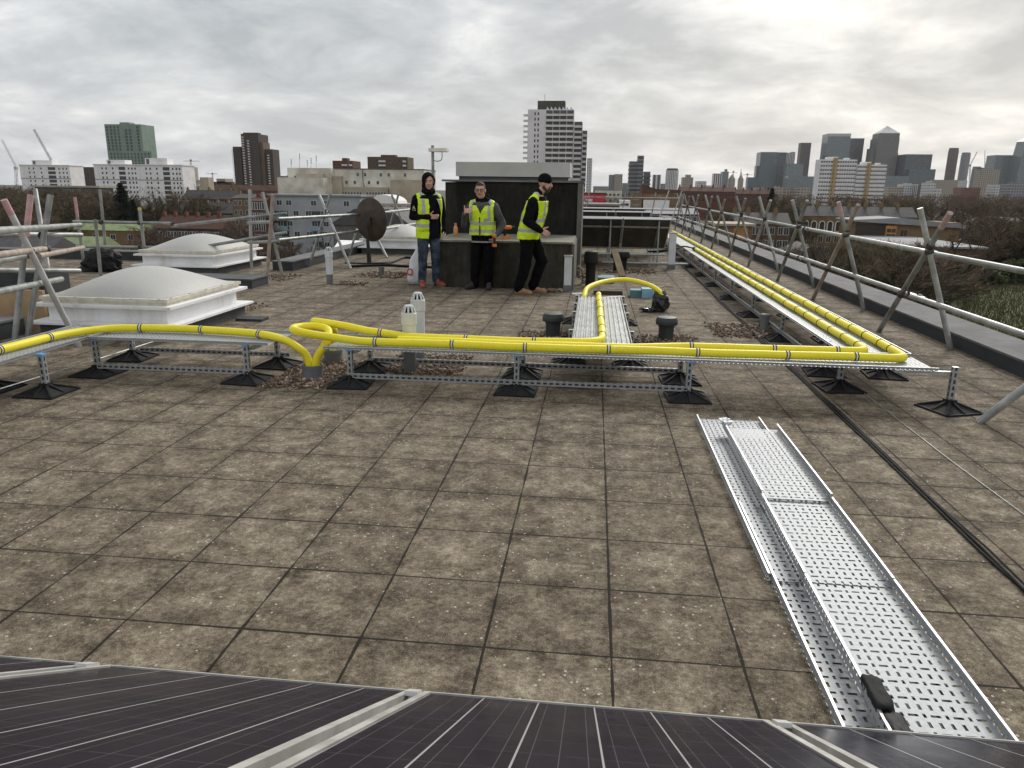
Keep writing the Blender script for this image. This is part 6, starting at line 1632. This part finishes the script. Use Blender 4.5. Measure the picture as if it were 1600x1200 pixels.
for i, (p0, p1, py, D, mt_, lab) in enumerate(((1533, 1564, 265, 1300, 'far_tan', 'beige slab in front of the curved glass tower'), (1461, 1498, 281, 1500, 'far_tan', 'brown grey office block right of the dark boxy tower'), (1497, 1512, 282, 1600, 'far_pale', 'small pale block below the slim rounded towers'),
        (1412, 1436, 288, 1000, 'far_pale', 'white block with dark windows at the tree line'), (1436, 1450, 289, 980, 'far_stripe', 'white striped block at the tree line'), (1390, 1412, 292, 1000, 'far_tan', 'low tan block right of the orange striped slabs'), (1452, 1463, 285, 900, 'far_pale', 'curved white block at the tree line'),
        (1502, 1533, 293, 1000, 'far_red', 'red brick flats at the right tree line'), (1555, 1580, 288, 1000, 'far_pale', 'pale low flats near the right edge'), (1578, 1602, 287, 950, 'far_grey', 'grey flats at the right edge'), (1462, 1472, 295, 850, 'far_pale', 'small white stepped block at the tree line'),
        (1182, 1194, 293, 900, 'far_tan', 'small beige rooftop block left of the tree line'), (1210, 1226, 293, 880, 'far_tan', 'beige twin roofed block by the evergreen'), (1226, 1244, 295, 880, 'far_tan', 'second beige block by the evergreen'), (1248, 1266, 293, 860, 'far_tan', 'beige block left of the orange striped slabs'),
        (1100, 1120, 291, 1300, 'far_pale', 'pale low block in the centre distance'), (927, 952, 291, 1400, 'far_grey', 'distant grey roofs beside the slim pale tower'), (1030, 1043, 287, 1000, 'far_grey', 'low grey block between the centre towers'))):
    far(lab, p0, p1, py, D, mt_, 20, 'distant_building', top=(.25, .6, 1.5) if i % 3 == 0 else None)
# orange striped slabs
for (p0, p1, py, s0, s1, lab) in ((1283, 1340, 249, .34, .46, 'taller white slab block with an orange stair stripe'), (1340.3, 1386.5, 257, .32, .46, 'lower white slab block with an orange stair stripe')):
    D = 620; t, W, H = bld('slab_block', lab, p0, p1, py, D, 14, 'white_wall')
    lbox(t, 'stair_tower', W*s0, W*s1, -1.0, -.002, 0, H+1.2, 'ochre')
    n_ = int(H/3.05); zs = [H-2.5-i*3.05 for i in range(n_)]
    windows(t, [(x, z) for x in fr(0, W*s0, 5)+fr(W*s1, W, 8) for z in zs], W*.052, 1.25)
    for z in zs[:14]: lbox(t, 'floor_band', -.1, W+.1, -.35, -.035, z-.75, z-.35, 'white_wall')
    windows(t, [(W*s0+.9, z) for z in zs[:14]], .6, 1.6, y=-1.0, name='stair_window')
    lbox(t, 'roof_house', W*.2, W*.5, 3, 9, H, H+2.0, 'white_wall'); lbox(t, 'roof_house', W*.7, W*.82, 3, 8, H, H+1.3, 'white_wall')

# ================================================================== TREES
def bare_tree(seed, h=12.0, spread=.5, ntw=1500, tw=.05):
    r = random.Random(seed); tr = MB(); cr = MB(); tips = []
    def rv(): return Vector((r.uniform(-1, 1), r.uniform(-1, 1), r.uniform(-1, 1)))
    def grow(p, d, ln, rad_, lev):
        segs = 3; pts = [p]; dd = d.copy()
        for i in range(segs):
            dd = (dd+rv()*.18+Vector((0, 0, .07))).normalized(); pts.append(pts[-1]+dd*ln/segs)
        tr.tube(pts, [rad_*(1-.16*i) for i in range(segs+1)], 6 if lev < 2 else 4, False)
        for q in pts[1:]: tips.append((q, dd, lev))
        if lev >= 3: return
        for i in range(3 if lev else 5):
            a = r.uniform(0, 6.28); up = r.uniform(.45, .95) if lev else r.uniform(.5, 1.1)
            s_ = Vector((math.cos(a), math.sin(a), 0)); nd = (dd*up+s_*spread*r.uniform(.7, 1.5)).normalized()
            st = pts[-1] if i == 0 else pts[r.choice((1, 2, 3))]
            grow(st, nd, ln*r.uniform(.58, .78), rad_*.55, lev+1)
    grow(Vector((0, 0, -.4)), Vector((0, 0, 1)), h*.36, h*.022, 0)
    k_ = h/sorted(t_[0].z for t_ in tips)[int(len(tips)*.97)]
    for v in tr.v: v *= k_
    tips = [(a*k_, b_, c) for a, b_, c in tips]
    ends = [t_ for t_ in tips if t_[2] >= 2]
    for i in range(ntw):
        q, dd, lv = r.choice(ends); l_ = r.uniform(.5, 1.3)*h/12; d = (dd*.9+rv()*.8+Vector((0, 0, .25))).normalized(); a = q+rv()*.25
        s_ = d.cross(rv()).normalized()*tw*r.uniform(.5, 1.2)*h/12; m_ = a+d*l_*.5+rv()*.08
        cr.add([a-s_*.5, a+s_*.5, m_+s_*.4, m_-s_*.4, a+d*l_+rv()*.15], [(0, 1, 2, 3), (3, 2, 4)])
    return tr.mesh('trunk', M['bark']), cr
BT = []
for k in range(6):
    tm, cr = bare_tree(40+k, 12, .55+.1*(k % 3), 2600 if k < 4 else 1500, .065)
    BT.append((tm, cr.mesh('crown', M['twig'] if k % 3 else M['twig_olive'])))
TL = 'leafless brown winter tree in the bare wood below the roof'
TG = 'bare winter trees'
ntree = 0
def tree(X, Y, h, k, label=TL, group=TG, zg=None, wide=1.0):
    global ntree; ntree += 1
    t = thing('bare_tree', (X, Y, GZ-.5 if zg is None else zg), label, 'tree', group, R.uniform(0, 6.28))
    tm, cm = BT[k]
    inst('trunk', tm, t); inst('crown', cm, t)
    s_ = h/12*.92; t.scale = (s_*wide, s_*wide, s_); return t
def place(n, px0, px1, D0, D1, top0, top1, kinds, wide=1.0):
    """trees whose tops stay under the given picture heights, at random depths"""
    for i in range(n):
        D = D0+(D1-D0)*(i+R.random())/n; px = R.uniform(px0, px1); py = R.uniform(top0, top1)
        p = at(px, py, D); h = p.z-(GZ-.5)
        if h < 3.5: continue
        tree(p.x, D, min(h, 17), R.choice(kinds), wide=wide*R.uniform(.85, 1.2))
place(34, -30, 155, 230, 330, 288, 308, (0, 1, 2, 3), 1.3)
place(40, -20, 165, 190, 300, 296, 318, (0, 1, 2, 3), 1.4)
place(14, 0, 100, 150, 190, 325, 350, (0, 1, 2), 1.3)
place(16, 205, 300, 215, 300, 300, 322, (0, 1, 3), 1.1)
place(10, 220, 420, 150, 210, 345, 372, (1, 2, 4), 1.1)
place(8, 430, 500, 110, 170, 365, 395, (2, 4, 5), 1.0)
place(5, 930, 1060, 300, 420, 300, 312, (1, 4), 1.0)
place(34, 1180, 1640, 300, 520, 306, 322, (0, 1, 2, 3), 1.4)
place(18, 1130, 1300, 180, 300, 322, 340, (0, 2, 3), 1.1)
place(20, 1460, 1640, 180, 280, 326, 352, (0, 3, 2, 3), 1.3)
place(50, 1180, 1440, 90, 145, 376, 418, (0, 2, 3, 1), 1.4)
place(36, 1340, 1425, 95, 145, 380, 425, (0, 1, 3, 2), 1.5)
place(12, 1530, 1680, 180, 205, 362, 392, (2, 3, 3), 1.4)
place(20, 1240, 1390, 55, 85, 470, 560, (1, 3, 4), 1.4)
p = at(1505, 331, 128); t = tree(p.x, 128, p.z-GZ, 4, 'tall dark bare tree with an open fan of branches right of the scaffold poles', None, wide=1.0)
p = at(1345, 395, 90); tree(p.x, 90, p.z-GZ+1, 5, 'arching bare tree below the middle bay of the right scaffold', None)
# evergreens
def needle_mesh(seed, h, r0, n, cone=True):
    r = random.Random(seed); m = MB()
    for i in range(n):
        z = h*(.06+.94*r.random()**1.15); q = (1-z/h) if cone else math.sqrt(max(0, 1-((z/h-.5)*2)**2))
        a = r.uniform(0, 6.28); lobe = .72+.28*math.sin(a*3+z*1.7+seed); R_ = r0*(q**.8)*lobe*math.sqrt(r.random())
        c = Vector((R_*math.cos(a), R_*math.sin(a), z-.10*R_)); d = Vector((math.cos(a), math.sin(a), r.uniform(-.5, .35))).normalized(); s_ = d.cross(Vector((r.uniform(-1, 1), r.uniform(-1, 1), 1))).normalized()
        l_ = r.uniform(.35, .8); w_ = r.uniform(.10, .24); m.add([c-s_*w_, c+s_*w_, c+d*l_+s_*w_*.3, c+d*l_-s_*w_*.3], [(0, 1, 2, 3)])
    return m
def evergreen(label, px, py, D, r0, seed, n, cone=True, mat='needle', name='evergreen_tree', group=None):
    p = at(px, py, D); h = p.z-GZ; t = thing(name, (p.x, D, GZ-.4), label, 'tree', group)
    m = MB(); m.tube([(0, 0, 0), (.1, 0, h*.5), (0, .1, h*.93)], [.35, .22, .05], 7); inst('trunk', m.mesh('trunk', M['bark']), t)
    inst('crown', needle_mesh(seed, h, r0, n, cone).mesh('crown', M[mat]), t); return t
evergreen('tall dark evergreen in front of the long white block', 187, 284, 205, 6.2, 3, 9000)
evergreen('dark bushy evergreen beside the taller one at left', 207, 309, 200, 3.6, 5, 4000)
evergreen('dark pointed evergreen on the tree line left of the orange striped slabs', 1207, 292, 330, 5.0, 8, 5000)
evergreen('low dark evergreen right of the pointed one', 1330, 322, 300, 5, 9, 4000, False)
for i, (px, py, D) in enumerate(((1548, 416, 172), (1440, 478, 95), (1640, 520, 80), (1455, 452, 116), (1592, 402, 178), (1230, 430, 105), (1420, 500, 80), (1640, 560, 78))):
    evergreen('green bramble thicket in the scrub beyond the right parapet', px, py, D, 3.5+i % 3, 20+i, 2600, False, 'leaf', 'bramble_bush', 'bramble thickets')
# far wood: one mass of bare crowns nobody could count
m = MB(); r = random.Random(5)
def far_wood(px0, px1, D0, D1, n, top0, top1):
    for i in range(n):
        D = r.uniform(D0, D1); p = at(r.uniform(px0, px1), r.uniform(top0, top1), D); h = max(4, p.z-GZ)
        for k in range(70):
            a = r.uniform(0, 6.28); z = h*r.uniform(.25, 1); R_ = (1-abs(z/h-.6)*1.6)*4.5*r.random()**.5
            c = Vector((p.x+R_*math.cos(a), D+R_*math.sin(a), GZ+z)); d = Vector((math.cos(a)*.7, math.sin(a)*.3, 1+r.uniform(-.8, .8))).normalized(); s_ = d.cross(Vector((0, 1, 0))).normalized()*r.uniform(.06, .2)*D/500; l_ = r.uniform(.8, 2)
            m.add([c-s_, c+s_, c+d*l_], [(0, 1, 2)])
far_wood(1100, 1680, 480, 800, 520, 304, 313); far_wood(-60, 450, 360, 620, 260, 289, 300); far_wood(900, 1120, 500, 800, 60, 300, 306)
m.build('distant_wood', M['twig'], kind='stuff', label='brown band of bare trees along the skyline', cat='woodland')
# undergrowth and grass on the bank
m = MB()
for i in range(26000):
    D = r.uniform(55, 190); px = r.uniform(1120, 1700); p = at(px, 500, D); x = p.x
    if D > 130 and px < 1500: continue
    gz = GZ-.55; l_ = r.uniform(.4, 1.6); d = Vector((r.uniform(-.5, .5), r.uniform(-.5, .5), 1)).normalized(); s_ = Vector((r.uniform(-1, 1), r.uniform(-1, 1), 0)).normalized()*r.uniform(.03, .09)
    c = Vector((x, D, gz)); m.add([c-s_, c+s_, c+d*l_], [(0, 1, 2)])
m.build('undergrowth', M['twig_olive'], kind='stuff', label='dead brown undergrowth covering the bank on the right', cat='undergrowth')
gp_ = [at(1530, 480, 100), at(1680, 470, 108), at(1700, 560, 84), at(1560, 540, 86)]
m = MB(); m.add([(p.x, p.y, GZ-.45) for p in (at(1480, 500, 172), at(1740, 500, 172), at(1740, 500, 80), at(1490, 500, 86))], [(3, 2, 1, 0)])
for i in range(16000):
    D = r.uniform(80, 170); px = r.uniform(1490, 1730); p = at(px, 500, D); d = Vector((r.uniform(-.5, .5), r.uniform(-.5, .5), 1)).normalized(); s_ = Vector((r.uniform(-1, 1), r.uniform(-1, 1), 0)).normalized()*.06
    c = Vector((p.x, D, GZ-.45)); m.add([c-s_, c+s_, c+d*r.uniform(.2, .6)], [(0, 1, 2)])
m.build('rough_grass', M['grass'], kind='stuff', label='patch of rough green grass on the bank at the right edge', cat='grass')
# ---- air
hm = bpy.data.materials.new('haze'); hm.use_nodes = True; nt = hm.node_tree; nt.nodes.clear()
out = nt.nodes.new('ShaderNodeOutputMaterial'); pv = nt.nodes.new('ShaderNodeVolumePrincipled')
pv.inputs['Color'].default_value = (.93, .96, 1, 1); pv.inputs['Density'].default_value = .000028; pv.inputs['Anisotropy'].default_value = .2
L(nt, pv.outputs[0], out.inputs['Volume'])
m = MB(); m.box(-2600, 2600, -320, 2900, GZ-2, 290); o = m.build('haze', hm, kind='stuff')
o.display_type = 'WIRE'
# ================================================================== SKY, SUN, CAMERA
w = bpy.data.worlds.new('World'); sc.world = w; w.use_nodes = True; nt = w.node_tree
bg = nt.nodes['Background']; bg.inputs['Strength'].default_value = .1
SUN_AZ, SUN_EL = rad(21), rad(33)          # azimuth measured from +Y toward +X
sky = nt.nodes.new('ShaderNodeTexSky'); sky.sky_type = 'NISHITA'; sky.sun_disc = False
sky.sun_elevation = SUN_EL; sky.sun_rotation = SUN_AZ; sky.air_density = 1.6; sky.dust_density = 3
co = nt.nodes.new('ShaderNodeTexCoord').outputs['Generated']
sp = N(nt, 'ShaderNodeSeparateXYZ'); L(nt, co, sp.inputs[0])
zz = math_(nt, 'ADD', math_(nt, 'MAXIMUM', sp.outputs[2], 0.0), .26)
cv = N(nt, 'ShaderNodeCombineXYZ'); L(nt, math_(nt, 'DIVIDE', sp.outputs[0], zz), cv.inputs[0]); L(nt, math_(nt, 'DIVIDE', sp.outputs[1], zz), cv.inputs[1])
mp = N(nt, 'ShaderNodeMapping'); mp.inputs['Scale'].default_value = (1.15, 1.25, 1); mp.inputs['Location'].default_value = (3.7, 1.3, 0); L(nt, cv.outputs[0], mp.inputs['Vector'])
n1 = noise_(nt, mp.outputs[0], 1.7, 9, .6, .3); n2 = noise_(nt, mp.outputs[0], .32, 4, .5, .2)
n3 = noise_(nt, mp.outputs[0], 3.6, 6, .6, .3)
v = math_(nt, 'ADD', math_(nt, 'ADD', math_(nt, 'MULTIPLY', n1, 1.0), math_(nt, 'MULTIPLY', n2, .55)), math_(nt, 'MULTIPLY_ADD', n3, .3, -.315))
cloud = ramp(nt, v, [(.44, (2.8, 2.98, 3.2)), (.56, (3.6, 3.76, 3.95)), (.67, (4.65, 4.75, 4.85)), (.82, (6.9, 6.85, 6.6))])
sd = Vector((math.sin(SUN_AZ)*math.cos(SUN_EL), math.cos(SUN_AZ)*math.cos(SUN_EL), math.sin(SUN_EL)))
vd = N(nt, 'ShaderNodeVectorMath', operation='DOT_PRODUCT'); L(nt, co, vd.inputs[0]); vd.inputs[1].default_value = sd
glow = math_(nt, 'MULTIPLY', math_(nt, 'POWER', math_(nt, 'MAXIMUM', vd.outputs['Value'], 0.0), 18), .8)
glow = math_(nt, 'MULTIPLY', glow, ramp(nt, n1, [(.38, .0), (.62, 1.0)]))
c = mixc(nt, math_(nt, 'MULTIPLY', glow, .7), cloud, (11.0, 10.7, 9.8))
hz = ramp(nt, sp.outputs[2], [(.0, 1.0), (.16, 0.0)])
c = mixc(nt, math_(nt, 'MULTIPLY', hz, .4), c, (4.3, 4.42, 4.5))
c = mixc(nt, .06, c, sky.outputs[0])
L(nt, c, bg.inputs['Color'])
sl = bpy.data.lights.new('sun', 'SUN'); sl.energy = 1.5; sl.angle = rad(22); sl.color = (1, .96, .9)
so = bpy.data.objects.new('sun', sl); COL.objects.link(so); so.rotation_euler = (-sd).to_track_quat('-Z', 'Y').to_euler(); so.location = (0, 0, 60)
cam = bpy.data.cameras.new('camera'); cam.sensor_width = 36; cam.lens = 36*F/1600; cam.clip_start = .05; cam.clip_end = 12000
c0 = bpy.data.objects.new('camera', cam); COL.objects.link(c0)
vx = (ray(801, 600)-ray(800, 600)).normalized(); vy = (ray(800, 599)-ray(800, 600)).normalized(); vz = vx.cross(vy)
c0.matrix_world = Matrix(((vx.x, vy.x, vz.x, 0), (vx.y, vy.y, vz.y, 0), (vx.z, vy.z, vz.z, HC), (0, 0, 0, 1)))
sc.camera = c0
sc.view_settings.view_transform = 'Standard'; sc.view_settings.look = 'None'; sc.view_settings.exposure = .72; sc.view_settings.gamma = 1
sc.cycles.use_denoising = True
sc.cycles.max_bounces = 6; sc.cycles.transparent_max_bounces = 24; sc.cycles.diffuse_bounces = 3; sc.cycles.volume_bounces = 0
